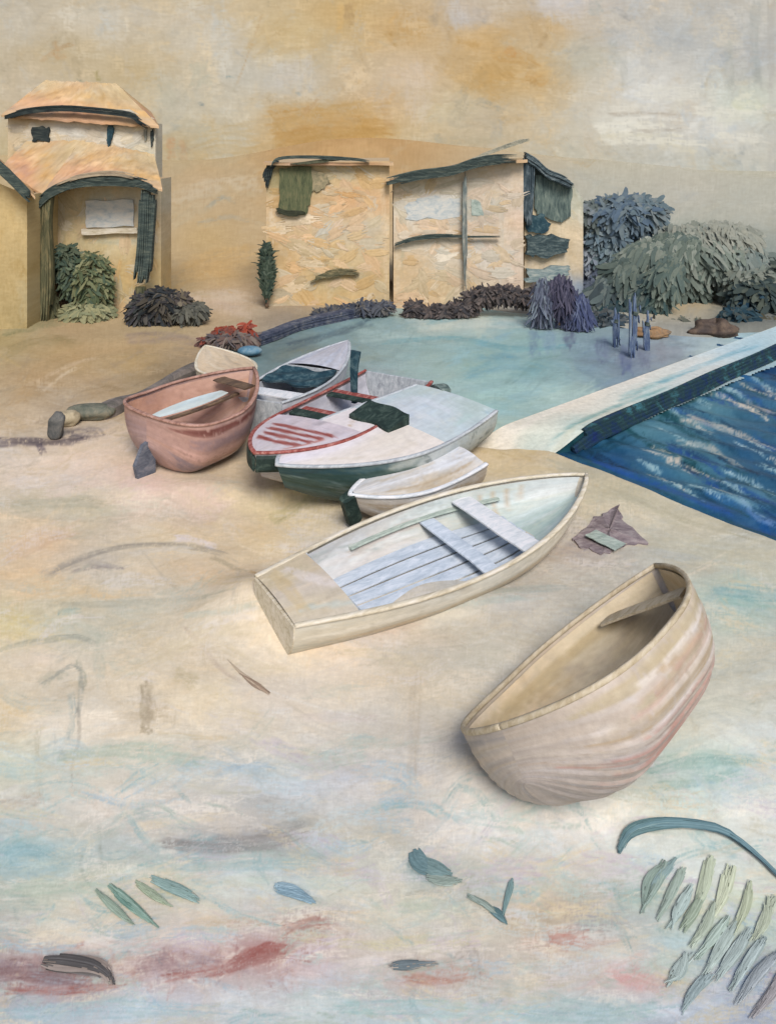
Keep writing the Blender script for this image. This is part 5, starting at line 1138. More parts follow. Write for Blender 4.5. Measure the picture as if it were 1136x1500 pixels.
def make_boat(name, label, cat, group, stern, bow, zg, beam, depth, roll, outer, inner, rim, thwarts=(), decks=(), transom=None,
              sternw=0.7, floor=None, lap=0.0, extra=None, rimw=0.035, inset=0.05, dz=0.0, **kw):
    S = ground(stern[0], stern[1], zg); B = ground(bow[0], bow[1], zg)
    dv = B - S; L = math.hypot(dv.x, dv.y)
    L = max(1.0, L - kw.get('rake', 0.35) * 1.0)
    yaw = math.atan2(dv.y, dv.x)
    h = Hull(L, beam, depth, sternw, lap=lap, **kw)
    mid = (S + B) / 2
    c, sn = math.cos(roll), math.sin(roll)
    roll_m = np.array([[1, 0, 0], [0, c, -sn], [0, sn, c]])
    uu_ = np.linspace(0, 1, 90) ** (2.0 if kw.get('apple') else 1.0)
    U, V = np.meshgrid(uu_, np.linspace(-1, 1, 121), indexing='ij')
    out = h.pt(U, V) @ roll_m.T
    z0 = out[..., 2].min() + 0.04
    T = lambda a: (np.asarray(a, float).reshape(-1, 3) @ roll_m.T - np.array([0, 0, z0 - dz]))
    root = thing(name, (mid.x, mid.y, 0), label, cat, group, yaw)
    PX, PY = U * 200, (V + 1) * 50
    hull = link('hull', raw_mesh('hull', T(h.pt(U, V)), grid_faces(90, 121), lin(outer.pick(PX, PY))), M_HULL, root)
    Ui, Vi = np.meshgrid(0.012 + .973 * np.linspace(0, 1, 80) ** (2.0 if kw.get('apple') else 1.0), np.linspace(-0.985, 0.985, 81), indexing='ij')
    link('lining', raw_mesh('lining', T(h.pt(Ui, Vi, inset, 0.05) * np.array([1, 1, 1.0])), grid_faces(80, 81, flip=True), lin(inner.pick(Ui * 200, (Vi + 1) * 50))), M_HULL, root)
    # stern board
    g = Geo(); vv = np.linspace(-1, 1, 41)
    a = h.pt(0 * vv - 0.004, vv); b2 = a.copy(); b2[:, 0] += 0.05
    a[:, 0] = -h.L / 2 - 0.02
    n = len(vv)
    g.add(np.vstack([T(a), T(b2)]), [tuple(range(n))[::-1], tuple(range(n, 2 * n))] + [(i, (i + 1) % n, n + (i + 1) % n, n + i) for i in range(n)])
    if not kw.get('apple'):
        g.build('transom', transom or rim, root)
    # gunwales
    g = Geo()
    for sd in (-1, 1):
        uu = np.linspace(-0.01, 1.0, 50) if not kw.get('apple') else np.linspace(0, 1, 50) ** 2
        p = h.pt(np.clip(uu, 0, 1), np.full(50, sd * 1.0)); p[:, 1] -= sd * 0.012; p[:, 2] += 0.012
        g.sweep(T(p), rimw * (1 + 0.12 * np.sin(np.linspace(0, 11, 50) + sd)), 0.024, 8, side=tuple(roll_m @ np.array([0, 0, 1.0])))
    g.build('gunwale', rim, root, True)
    if floor:
        g = Geo()
        for k in range(5):
            f = (k - 2) / 2.5
            uu = np.linspace(0.06, 0.80, 24)
            wd = np.array([h.width_at(t, 0.25) for t in uu])
            p = np.stack([h.L * uu - h.L / 2, wd * f * .9, h.keel(uu) + 0.18], -1)
            g.sweep(T(p), wd * 0.165, 0.012, 6, side=tuple(roll_m @ np.array([0, 0, 1.0])))
        g.build('floorboards', floor, root)
    for (u, wid, zf, mt) in thwarts:
        hw = h.width_at(u, zf) + 0.01
        z = float(h.keel(u) + (h.sheer(u) - h.keel(u)) * zf); x = h.L * u - h.L / 2
        g = Geo(); ys = np.linspace(-hw, hw, 7)
        p = np.stack([np.full(7, x) + RNG.normal(0, .006, 7), ys, np.full(7, z)], -1)
        g.sweep(T(p), wid / 2, 0.02, 8, side=tuple(roll_m @ np.array([0, 0, 1.0])))
        g.build('thwart', mt, root)
    for (u0, u1, pg, bulk) in decks:
        nu, nv = 40, 25
        UU, VV = np.meshgrid(np.linspace(u0, u1, nu), np.linspace(-1, 1, nv), indexing='ij')
        hb = h.half(UU); zz = h.sheer(UU) + 0.02 + 0.06 * (1 - VV ** 2) * np.clip(hb / h.B, 0, 1)
        xx = h.L * UU - h.L / 2 + h.rake * np.clip((UU - .6) / .4, 0, 1) ** 1.6 * (zz / h.D)
        top = np.stack([xx, VV * np.maximum(hb - 0.03, 0.002), zz], -1)
        link('foredeck' if u1 > .9 else 'deck', raw_mesh('deck', T(top), grid_faces(nu, nv), lin(pg.pick(UU * 200, (VV + 1) * 50))), M_HULL, root)
        if bulk:
            ub = u0 if u1 > .9 else u1
            g = Geo(); vv = np.linspace(-1, 1, 25)
            a = h.pt(np.full(25, ub), vv, 0.03, 0.03); a[:, 2] = np.minimum(a[:, 2], a[0, 2]); c2 = a.copy(); c2[:, 0] += 0.045
            a = a + np.array([-0.03, 0, 0.0]); n = 25
            g.add(np.vstack([T(a), T(c2)]), [tuple(range(n))[::-1], tuple(range(n, 2 * n))] + [(i, (i + 1) % n, n + (i + 1) % n, n + i) for i in range(n)])
            g.build('bulkhead', bulk, root)
    if extra:
        extra(h, T, root, roll_m)
    return root, h, T


PALEBLUE = brushed('pale_blue_brush', [(176, 186, 196), (198, 206, 214), (220, 224, 230)], 5, (.6, 2, 1))
BOATS = 'boats drawn up at the edge of the lagoon'

# ---- large white rowing boat, open, bow to the right
pale = [(20, 10, (206, 196, 176)), (100, 8, (204, 200, 188)), (190, 10, (214, 204, 182)), (20, 35, (190, 190, 176)), (100, 30, (188, 178, 162)), (180, 30, (206, 196, 174)), (60, 50, (180, 170, 156)), (140, 50, (180, 160, 140)), (30, 80, (206, 200, 184)), (150, 85, (210, 204, 190))]
og = hull_pigment(pale, [([(10, 26), (80, 22), (150, 26)], 3, (178, 192, 190), .7), ([(30, 34), (90, 32), (160, 34)], 2.5, (150, 128, 112), .75), ([(20, 16), (90, 12), (170, 12)], 3, (196, 170, 136), .6), ([(60, 40), (130, 38)], 3, (140, 122, 108), .7), ([(5, 8), (100, 6), (195, 8)], 2, (224, 216, 200), .8)], seed=11)
ig = hull_pigment([(20, 20, (206, 204, 204)), (20, 80, (206, 202, 198)), (60, 20, (214, 218, 228)), (100, 20, (210, 216, 226)), (60, 50, (206, 210, 218)), (100, 50, (202, 208, 214)), (80, 80, (202, 192, 184)), (110, 80, (190, 190, 182)), (140, 50, (170, 186, 180)), (150, 20, (186, 198, 194)), (150, 80, (180, 194, 188)), (180, 50, (160, 178, 172)), (190, 15, (200, 206, 202)), (190, 85, (210, 210, 204))],
                  [([(52, 30), (75, 26), (95, 30)], 5, (214, 220, 232), .8), ([(56, 62), (60, 40)], 5, (216, 222, 230), .7), ([(80, 55), (95, 70)], 6, (206, 190, 178), .7), ([(98, 60), (110, 40), (118, 30)], 5, (164, 180, 174), .8), ([(60, 85), (100, 88), (120, 84)], 4, (184, 168, 156), .7), ([(150, 96), (150, 70)], 1.6, (184, 164, 140), .8), ([(158, 97), (157, 62)], 1.4, (186, 166, 140), .8), ([(165, 97), (164, 76)], 1.5, (184, 164, 140), .8), ([(172, 97), (171, 80)], 1.3, (190, 170, 146), .8), ([(140, 60), (160, 50), (175, 52)], 7, (162, 180, 172), .7)], seed=12)
dg = hull_pigment([(10, 20, (206, 190, 162)), (10, 80, (204, 186, 152)), (40, 20, (200, 190, 176)), (40, 80, (206, 188, 162)), (30, 50, (206, 192, 176))], [([(14, 90), (24, 50), (40, 20)], 4, (224, 212, 204), .75), ([(30, 80), (36, 40)], 3, (196, 182, 166), .7), ([(6, 20), (30, 12), (50, 10)], 4, (190, 198, 190), .7), ([(8, 95), (8, 10)], 4, (202, 176, 130), .6)], seed=13, ln=20)


def ext_g(h, T, root, rm):
    # an oar loom-like strip of pale planking along the far side
    g = Geo()
    uu = np.linspace(0.30, 0.80, 26)
    p = h.pt(uu, np.full(26, 0.80), 0.085, 0.05)
    g.sweep(T(p), 0.018, 0.05, 6, side=tuple(rm @ np.array([0, 1.0, 0])))
    p = h.pt(uu, np.full(26, -0.80), 0.085, 0.05)
    g.sweep(T(p), 0.018, 0.05, 6, side=tuple(rm @ np.array([0, 1.0, 0])))
    g.build('seat_riser', SAGE, root)


make_boat('rowing_boat', 'large pale open rowing boat with white thwart, grey-blue interior and small sandy stern deck', 'rowing boat', BOATS,
          (384, 886), (842, 713), 0.43, 1.95, 0.54, R(2), og, ig, CREAM,
          thwarts=[(0.70, 0.36, 0.80, WHITEP), (0.57, 0.26, 0.58, PALEBLUE)], decks=[(0.0, 0.15, dg, GREYP)], transom=CREAM, sternw=0.56, um=0.5, e=2.3, rake=0.3, dz=-.10, floor=PALEBLUE, extra=ext_g, bowlift=0.3)

# ---- tilted clinker boat at the lower right
_r = random.Random(33)
oh = hull_pigment([(20, 4, (186, 172, 158)), (20, 40, (180, 168, 160)), (100, 10, (190, 174, 154)), (100, 30, (200, 186, 176)), (100, 48, (190, 176, 162)), (180, 10, (194, 180, 154)), (180, 40, (204, 188, 174)), (100, 80, (182, 168, 148)), (40, 25, (192, 180, 172)), (150, 25, (202, 190, 182))],
                  [([(10, 3), (100, 2), (195, 3)], 2, (178, 160, 122), .7), ([(30, 8), (100, 7), (180, 7)], 1.6, (172, 160, 126), .7)] +
                  [([(_r.uniform(4, 60), y0 + _r.gauss(0, .5)), (100, y0 + _r.gauss(0, .4)), (_r.uniform(130, 197), y0 + _r.gauss(0, .5))], _r.uniform(.5, .95), _r.choice([(186, 140, 128), (178, 126, 114), (226, 216, 210), (170, 154, 132), (214, 204, 200), (160, 142, 132), (196, 164, 150), (176, 150, 116), (222, 212, 206)]), .8) for y0 in np.arange(4, 38, 1.15)],
                  n=420, jit=12, seed=21, ln=80, wd=1.4)
ih = hull_pigment([(20, 80, (216, 196, 170)), (100, 80, (228, 204, 168)), (160, 80, (196, 180, 150)), (60, 60, (222, 196, 158)), (100, 60, (224, 198, 160)), (140, 60, (212, 192, 160)), (100, 30, (176, 160, 130)), (180, 50, (190, 174, 146)), (20, 40, (180, 164, 146))],
                  [([(60, 66), (100, 64), (140, 66)], 7, (228, 204, 168), .8), ([(70, 58), (110, 58)], 4, (226, 188, 146), .8), ([(20, 96), (100, 94), (180, 95)], 3, (180, 158, 116), .7), ([(60, 48), (100, 46), (160, 50)], 2, (150, 134, 108), .7)], seed=22)
M_RIMH = brushed('worn_ochre_rim_brush', [(168, 150, 120), (190, 174, 146), (206, 192, 168)], 7, (0.6, 2, 1))
M_STERNH = brushed('mauve_stern_brush', [(146, 130, 122), (172, 158, 150), (196, 184, 178)], 5, (1, 1, 1.6))
make_boat('clinker_boat', 'tilted clinker boat in the foreground with mauve, red and white streaked planks, cream inside', 'boat', BOATS,
          (806, 1174), (1030, 908), 0.74, 2.2, 0.80, R(-38), oh, ih, M_RIMH, transom=M_STERNH, sternw=0.76, um=0.48, e=2.2, rake=0.12, apple=3.6, rimw=.024, lap=0.016, laps=9, thwarts=[(0.86, 0.3, 0.8, M_RIMH)], bowlift=0.16, rocker=0.6)

# ---- pink boat at the left end of the row
oa = hull_pigment([(20, 10, (178, 142, 130)), (100, 10, (176, 140, 130)), (180, 12, (180, 146, 132)), (30, 35, (206, 170, 158)), (110, 34, (198, 162, 152)), (60, 50, (140, 124, 128)), (150, 48, (140, 124, 128)), (100, 80, (190, 150, 136))],
                  [([(5, 3), (100, 2.5), (195, 4)], 1.6, (104, 58, 52), .95), ([(20, 9), (100, 9), (185, 9)], 3.4, (146, 122, 124), .85), ([(10, 18), (90, 17), (190, 18)], 4, (212, 172, 160), .85), ([(10, 30), (100, 31), (190, 30)], 7, (140, 126, 134), .9), ([(80, 24), (140, 27)], 1.4, (226, 206, 200), .85), ([(30, 42), (160, 42)], 6, (134, 120, 130), .8), ([(5, 94), (100, 96)], 3, (186, 136, 116), .7)], seed=31)
ia = hull_pigment([(20, 30, (200, 150, 128)), (100, 20, (214, 176, 150)), (150, 20, (206, 160, 128)), (60, 70, (190, 140, 118)), (120, 70, (186, 140, 118)), (100, 50, (176, 170, 166))], [([(60, 20), (110, 16), (150, 20)], 5, (216, 180, 156), .8), ([(40, 60), (100, 60), (160, 56)], 3, (92, 100, 100), .7)], seed=32)


def ext_a(h, T, root, rm):
    pg = Pigment(0, 100, 0, 20, .8, base=(206, 214, 208), seed=3); pg.auto(60, 40, 3, 9, 0, .2, .7, .3)
    # long pale plank lying inside belongs to the boat's bottom boards
    UU, VV = np.meshgrid(np.linspace(.10, .86, 40), np.linspace(-1, 1, 9), indexing='ij')
    W = 0.22 * np.sin(np.pi * np.clip((UU - .05) / .9, 0, 1)) ** .6
    V = np.stack([h.L * UU - h.L / 2, 0.16 + VV * W, 0 * UU + h.D * .93], -1)
    V2 = V.copy(); V2[..., 2] -= 0.04
    cl = lin(pg.pick(UU * 100, (VV + 1) * 10))
    link('side_bench', raw_mesh('side_bench', T(V), grid_faces(40, 9), cl), M_HULL, root)
    g = Geo(); uu = np.linspace(.08, .9, 24)
    p = np.stack([h.L * uu - h.L / 2, -0.07 - 0.10 * np.sin(np.pi * uu), 0 * uu + h.D * .92], -1)
    g.sweep(T(p), 0.06, 0.025, 6, side=tuple(rm @ np.array([0, 0, 1.0]))); g.build('bench_rail', BROWN, root)
    # slate rudder blade hung on the stern
    g = Geo(); x = -h.L / 2 + 0.16
    g.prism([(x, 0.02), (x - .34, -.02), (x - .42, .30), (x - .26, .62), (x, .70)], -.04, .04, 1)
    V = np.vstack(g.v); g.v = [T(V)]
    g.build('rudder', brushed('slate_blue_brush', [(70, 76, 88), (98, 102, 112), (126, 126, 132)], 5, (1, 1, 2)), root)


M_PINKRIM = brushed('salmon_rim_brush', [(130, 92, 80), (168, 128, 112), (190, 152, 138)], 7, (0.6, 2, 1))
make_boat('pink_boat', 'salmon pink boat with slate rudder and pale bench, leftmost of the beached row', 'boat', BOATS,
          (206, 622), (362, 566), 0.95, 2.35, 1.05, R(0), oa, ia, M_PINKRIM, transom=M_PINKRIM, sternw=0.7, apple=5.0, um=0.45, extra=ext_a, rake=0.25, thwarts=[(0.9, .3, .9, BROWN)])

# ---- small cream dinghy behind it
ob = hull_pigment([(50, 20, (190, 186, 176)), (150, 20, (150, 172, 176)), (100, 50, (146, 166, 168)), (50, 80, (200, 184, 160)), (150, 80, (186, 180, 166))], seed=41)
ib = hull_pigment([(50, 30, (206, 186, 156)), (150, 50, (196, 176, 148))], [([(40, 60), (120, 58)], 3, (130, 120, 106), .7)], seed=42)
db = hull_pigment([(60, 50, (206, 182, 152)), (140, 50, (210, 190, 162))], [([(40, 30), (100, 40), (160, 30)], 4, (160, 146, 128), .7), ([(30, 70), (120, 76)], 4, (222, 206, 180), .7)], seed=43)
make_boat('dinghy', 'small cream covered dinghy behind the pink boat beside the red flowers', 'boat', BOATS,
          (352, 552), (306, 520), 0.55, 1.35, 0.6, R(0), ob, ib, CREAM, decks=[(0.05, 0.97, db, None)], transom=SAGE)

# ---- lilac-white boat with a dark teal cover
oc = hull_pigment([(50, 15, (206, 204, 210)), (150, 15, (196, 196, 204)), (100, 50, (150, 160, 164)), (50, 85, (120, 130, 126)), (150, 85, (90, 100, 98))], [([(40, 96), (100, 96), (180, 94)], 4, (64, 76, 74), .8)], seed=51)
ic = hull_pigment([(50, 20, (212, 210, 216)), (100, 50, (196, 196, 204)), (150, 80, (180, 182, 186)), (60, 80, (190, 192, 196))], seed=52)
dc = hull_pigment([(120, 50, (196, 196, 202)), (180, 50, (176, 172, 176))], [([(120, 20), (190, 40)], 4, (160, 160, 166), .6)], seed=53)


def tarp(u0, u1, y0, y1, zf, mat, name='cover', sag=0.05):
    def f(h, T, root, rm):
        nu, nv = 18, 14
        UU, VV = np.meshgrid(np.linspace(u0, u1, nu), np.linspace(y0, y1, nv), indexing='ij')
        hb = h.half(UU)
        z = h.sheer(UU) * zf + 0.05 + 0.02 * np.sin(UU * 40 + VV * 5) - sag * np.cos(VV * 1.5)
        x = h.L * UU - h.L / 2 + 0.05 * np.sin(VV * 7) + h.rake * np.clip((UU - .6) / .4, 0, 1) ** 1.6
        Vt = np.stack([x, VV * (hb + .02), z], -1); Vb = Vt.copy(); Vb[..., 2] -= 0.02
        g = Geo(); q = grid_faces(nu, nv)
        g.add(T(Vt), q); g.add(T(Vb), q[:, ::-1])
        rim = [i * nv for i in range(nu)] + [(nu - 1) * nv + j for j in range(1, nv)] + [i * nv + nv - 1 for i in range(nu - 2, -1, -1)] + [j for j in range(nv - 2, 0, -1)]
        n = nu * nv
        g.f += [(rim[k], rim[k] + n, rim[(k + 1) % len(rim)] + n, rim[(k + 1) % len(rim)]) for k in range(len(rim))]
        g.build(name, mat, root, True)
    return f


make_boat('skiff', 'narrow lilac white skiff with dark teal cover over its middle', 'boat', BOATS,
          (372, 588), (503, 510), 0.75, 1.55, 0.72, R(0), oc, ic, GREYP, transom=GREYP, decks=[(0.62, .99, dc, GREYP)], thwarts=[(0.2, .4, .9, WHITEP)], extra=tarp(.33, .60, -.85, .9, .98, TEALDK))

# ---- red-rimmed boat with red stripes on its bow deck
od = hull_pigment([(50, 15, (186, 160, 156)), (150, 15, (190, 184, 184)), (100, 50, (150, 150, 150)), (50, 85, (180, 160, 158)), (150, 85, (190, 184, 182))], [([(5, 5), (100, 4), (195, 4)], 3, (168, 100, 94), .8), ([(5, 96), (100, 96), (195, 96)], 3, (170, 104, 98), .8)], seed=61)
idd = hull_pigment([(40, 30, (192, 190, 196)), (100, 50, (196, 192, 198)), (150, 60, (204, 194, 200)), (60, 80, (190, 186, 194))], [([(90, 40), (140, 36)], 4, (214, 206, 212), .7), ([(30, 60), (60, 56)], 3, (170, 168, 178), .7)], seed=62)
dd = hull_pigment([(150, 50, (206, 190, 192)), (195, 50, (206, 196, 196)), (130, 50, (206, 194, 200))],
                  [([(x0, 12), (x0 + 2, 50), (x0 - 1, 90)], 2.6, (140, 60, 52), 1.0, .3, .25, 0.0, (.1, .1)) for x0 in (156, 164, 172, 180)] + [([(190, 88), (160, 88)], 2, (178, 96, 80), .8)], seed=63, ln=30)


def ext_d(h, T, root, rm):
    g = Geo()
    for u in (.80,):
        x = h.L * .985 - h.L / 2 + h.rake
    uu = np.linspace(.60, 1.0, 24)
    p = h.pt(uu, np.full(24, -1.0)); p[:, 2] -= .16; p[:, 1] -= .02
    g.sweep(T(p), .03, .13, 6, side=tuple(rm @ np.array([0, 0, 1.0])))
    p = h.pt(uu, np.full(24, 1.0)); p[:, 2] -= .16; p[:, 1] += .02
    g.sweep(T(p), .03, .13, 6, side=tuple(rm @ np.array([0, 0, 1.0])))
    g.build('rubbing_strake', GREENBLK, root)
    g = Geo(); hw = h.width_at(.30, .9)
    p = np.stack([np.full(7, h.L * .30 - h.L / 2 - .17), np.linspace(-hw, hw, 7), np.full(7, h.D * .93)], -1)
    g.sweep(T(p), .10, .03, 8, side=tuple(rm @ np.array([0, 0, 1.0]))); g.build('thwart_edge', REDP, root)
    g = Geo(); x = h.L * .24 - h.L / 2
    path = [(x, -.45, h.D * .7), (x + .02, -.45, h.D + .4), (x - .02, -.43, h.D + .8)]
    g.sweep(T(spline(path, 10)), np.linspace(.06, .12, 10), .05, 7, side=tuple(rm @ np.array([1.0, 0, 0]))); g.build('post', TEALDK, root)


make_boat('striped_boat', 'long boat with red rim and four red stripes across its bow deck', 'boat', BOATS,
          (588, 552), (388, 676), 0.8, 1.9, 0.85, R(0), od, idd, REDP, transom=GREYP, decks=[(0.68, .995, dd, GREENBLK)], thwarts=[(0.30, .26, .93, GREENBLK), (0.58, .3, .95, GREENBLK), (0.5, .2, .9, REDP)], extra=ext_d, sternw=.85, e=3.6, um=.5)

# ---- white motor boat with the big blank foredeck
oe = hull_pigment([(50, 15, (176, 186, 184)), (100, 10, (206, 204, 202)), (150, 12, (60, 76, 70)), (190, 20, (30, 42, 42)), (100, 40, (60, 70, 70)), (100, 85, (200, 202, 200)), (30, 85, (176, 182, 178)), (180, 85, (60, 80, 74))],
                  [([(120, 6), (160, 5), (197, 6)], 4, (44, 66, 58), .9), ([(110, 18), (160, 18), (198, 20)], 6, (26, 32, 42), .9), ([(120, 93), (195, 94)], 4, (50, 70, 62), .85)], seed=71)
ie = hull_pigment([(30, 30, (186, 194, 196)), (30, 70, (180, 190, 190)), (80, 50, (190, 196, 200)), (100, 20, (176, 184, 184))], seed=72)
de = hull_pigment([(110, 30, (232, 220, 216)), (160, 50, (236, 226, 228)), (195, 50, (236, 228, 232)), (120, 70, (226, 214, 198)), (150, 80, (230, 218, 206))], [([(105, 85), (150, 90), (190, 70)], 3, (216, 202, 184), .7), ([(112, 24), (124, 30)], 1.2, (206, 176, 140), .9), ([(108, 60), (130, 70), (160, 72)], 5, (228, 214, 200), .7)], n=40, jit=3, seed=73)
dstern = hull_pigment([(10, 20, (184, 196, 192)), (10, 80, (176, 190, 184)), (45, 30, (198, 204, 208)), (45, 70, (196, 204, 206)), (80, 50, (204, 208, 212))], [([(30, 20), (34, 80)], 6, (206, 210, 214), .8), ([(60, 30), (58, 80)], 5, (206, 210, 212), .8), ([(10, 50), (12, 90)], 5, (178, 190, 184), .8), ([(20, 85), (60, 88)], 3, (176, 196, 190), .8)], seed=74, ln=20)


def ext_e(h, T, root, rm):
    # raised dark windscreen hatch at the after end of the foredeck
    g = Geo(); nu, nv = 14, 14
    UU, VV = np.meshgrid(np.linspace(.405, .54, nu), np.linspace(-.66, .22, nv), indexing='ij')
    hb = h.half(UU); lift = .10 + .16 * (1 - (UU - .405) / .155)
    Vt = np.stack([h.L * UU - h.L / 2 + .04 * np.sin(VV * 9), VV * hb, h.sheer(UU) + lift], -1)
    Vb = Vt.copy(); Vb[..., 2] = h.sheer(UU) - .02
    q = grid_faces(nu, nv); g.add(T(Vt), q); g.add(T(Vb), q[:, ::-1])
    rim = [i * nv for i in range(nu)] + [(nu - 1) * nv + j for j in range(1, nv)] + [i * nv + nv - 1 for i in range(nu - 2, -1, -1)] + [j for j in range(nv - 2, 0, -1)]
    n = nu * nv
    g.f += [(rim[k], rim[k] + n, rim[(k + 1) % len(rim)] + n, rim[(k + 1) % len(rim)]) for k in range(len(rim))]
    g.build('windscreen', GREENBLK, root)
    g = Geo(); x = -h.L / 2
    p = spline([(x - .05, -.25, h.D + .1), (x - .30, -.62, h.D + .05), (x - .55, -1.02, h.D - .25)], 10)
    g.sweep(T(p), np.linspace(.10, .2, 10), .05, 8, side=tuple(rm @ np.array([0, 0, 1.0]))); g.build('rudder_blade', brushed('grey_green_brush', [(70, 88, 84), (104, 120, 114), (150, 160, 152)], 5), root)


make_boat('motor_boat', 'white motor boat with bare white foredeck, dark green windscreen and black-green bow', 'motor boat', BOATS,
          (672, 584), (422, 694), 0.74, 2.25, 0.80, R(-2), oe, ie, GREYP, transom=SAGE, decks=[(0.42, .995, de, None), (0.0, .425, dstern, None)], extra=ext_e, sternw=.88, e=2.5, um=.45, rake=.35)

# ---- slim white and tan boat between the motor boat and the big rowing boat
of = hull_pigment([(50, 12, (206, 204, 204)), (150, 12, (204, 200, 196)), (100, 26, (176, 150, 120)), (40, 30, (170, 146, 118)), (170, 30, (184, 164, 140)), (100, 50, (170, 150, 120)), (100, 85, (206, 206, 206))],
                  [([(30, 92), (110, 94), (190, 90)], 4, (170, 150, 122), .8), ([(10, 72), (100, 70), (190, 74)], 5, (160, 132, 102), .8), ([(30, 66), (120, 64)], 3, (140, 110, 84), .8), ([(20, 84), (110, 82), (190, 84)], 4, (216, 214, 212), .8), ([(10, 8), (190, 8)], 3, (214, 214, 214), .8)], seed=81)
ff = hull_pigment([(50, 50, (214, 214, 216)), (150, 50, (206, 202, 198)), (100, 20, (216, 214, 214)), (100, 85, (190, 172, 146))], [([(10, 80), (100, 84), (190, 80)], 3, (168, 146, 116), .8), ([(20, 60), (110, 60), (180, 56)], 4, (224, 224, 226), .8), ([(60, 40), (160, 44)], 4, (196, 180, 158), .7)], seed=82)


def ext_f(h, T, root, rm):
    g = Geo(); uu = np.linspace(0, 1, 12)
    zz = np.linspace(h.D * 1.22, h.D * .35, 12)
    p = np.stack([h.L / 2 + h.rake * (zz / h.D) + .04, 0 * uu, zz], -1)
    g.sweep(T(p), .12, .10, 8, side=tuple(rm @ np.array([0, 1.0, 0]))); g.build('stem_post', GREENBLK, root)


make_boat('slim_boat', 'slim decked boat with white top, tan side and dark stem, beside the white motor boat', 'boat', BOATS,
          (692, 668), (518, 734), 0.42, .92, 0.50, R(-8), of, ff, WHITEP, transom=CREAM, decks=[(0.02, .99, ff, None)], extra=ext_f, sternw=.8, e=2.6, um=.5, rake=.2)
# ================================================================== SMALL THINGS ON SHORE AND SAND
def cobble(name, label, cat, px, py, rx, ry, rz, cols, seed, tilt=0.0, group=None):
    r = np.random.default_rng(seed); p = ground(px, py)
    nu, nv = 28, 18
    U, Vv = np.meshgrid(np.linspace(0, 2 * math.pi, nu), np.linspace(0, math.pi, nv), indexing='ij')
    q = lambda x: np.sign(x) * np.abs(x) ** .7
    a = r.uniform(0, 6, 4)
    rr = 1 + .10 * np.sin(2 * U + a[0]) * np.sin(Vv) + .07 * np.sin(3 * U + 3 * Vv + a[1]) * np.sin(Vv) + .05 * np.sin(6 * Vv + a[2])
    V = np.stack([rx * rr * q(np.sin(Vv)) * q(np.cos(U)), ry * rr * q(np.sin(Vv)) * q(np.sin(U)), rz * rr * q(np.cos(Vv))], -1)
    V[..., 0] += V[..., 2] * tilt
    V[..., 2] += rz * .86
    o = link(name, raw_mesh(name, V, grid_faces(nu, nv)), brushed(name + '_brush', cols, 4), None)
    o.location = p
    return tag(o, label, cat, group)


STN = 'stones at the left of the beach'
cobble('mooring_stone', 'upright dark slate stone standing on the dark wet streak at the left', 'stone', 83, 641, .16, .13, .27, [(72, 74, 72), (98, 96, 92), (128, 122, 110)], 1, .12, STN)
cobble('stone', 'flat dark grey-green stone slab at the lower end of the low wall', 'stone', 132, 612, .45, .22, .15, [(84, 88, 76), (106, 106, 92), (134, 126, 106)], 2, .2, STN)
cobble('stone', 'rounded pale tan stone between the upright stone and the flat slab', 'stone', 100, 622, .20, .16, .15, [(150, 134, 108), (176, 160, 130), (196, 180, 150)], 3, 0, STN)

# mooring posts in the lagoon; their reflections are painted into the water colour
for lab, px, top, py, w_ in [('tallest cobalt blue mooring post, middle of the three in the lagoon', 928, 420, 520, .10), ('shorter blue mooring post, leftmost of the three in the lagoon', 900, 448, 505, .085), ('grey-blue mooring post, rightmost of the three in the lagoon', 946, 452, 510, .08)]:
    b = ground(px, py); t = wall_pt(px + 1, top, b.y)
    root = thing('mooring_post', (b.x, b.y, -.4), lab, 'mooring post', 'mooring posts in the lagoon')
    g = Geo(); pts = spline([(b.x, b.y, -.4), (b.x + .02, b.y, t.z * .5), (t.x, t.y, t.z)], 16)
    g.bristles([tuple(q) for q in pts], w_ * 3.2, w_ * 1.2, 9, 1.1, None, (1, 0, 0)); g.v = [local(v, root) for v in g.v]
    g.build('timber', BLUEPOST, root, True)
    g = Geo(); g.sweep([(t.x - w_ * .6, t.y, t.z * .62), (t.x + w_ * .6, t.y, t.z * .60)], .06, w_ * .9, 8, side=(0, 1, 0)); g.v = [local(v, root) for v in g.v]
    g.build('lashing', SLATE, root)

# blue float on the small dinghy
c = ground(366, 513, .35)
nu, nv = 24, 14
U, Vv = np.meshgrid(np.linspace(0, 2 * math.pi, nu), np.linspace(0, math.pi, nv), indexing='ij')
o = link('float', raw_mesh('float', np.stack([.34 * np.sin(Vv) * np.cos(U), .22 * np.sin(Vv) * np.sin(U), .13 * np.cos(Vv)], -1), grid_faces(nu, nv)), brushed('float_blue_brush', [(70, 108, 130), (96, 130, 148), (130, 150, 156)], 5))
gz = ground(366, 519); o.location = (gz.x, gz.y, .10)
tag(o, 'small oval blue float lying right of the cream dinghy', 'float')

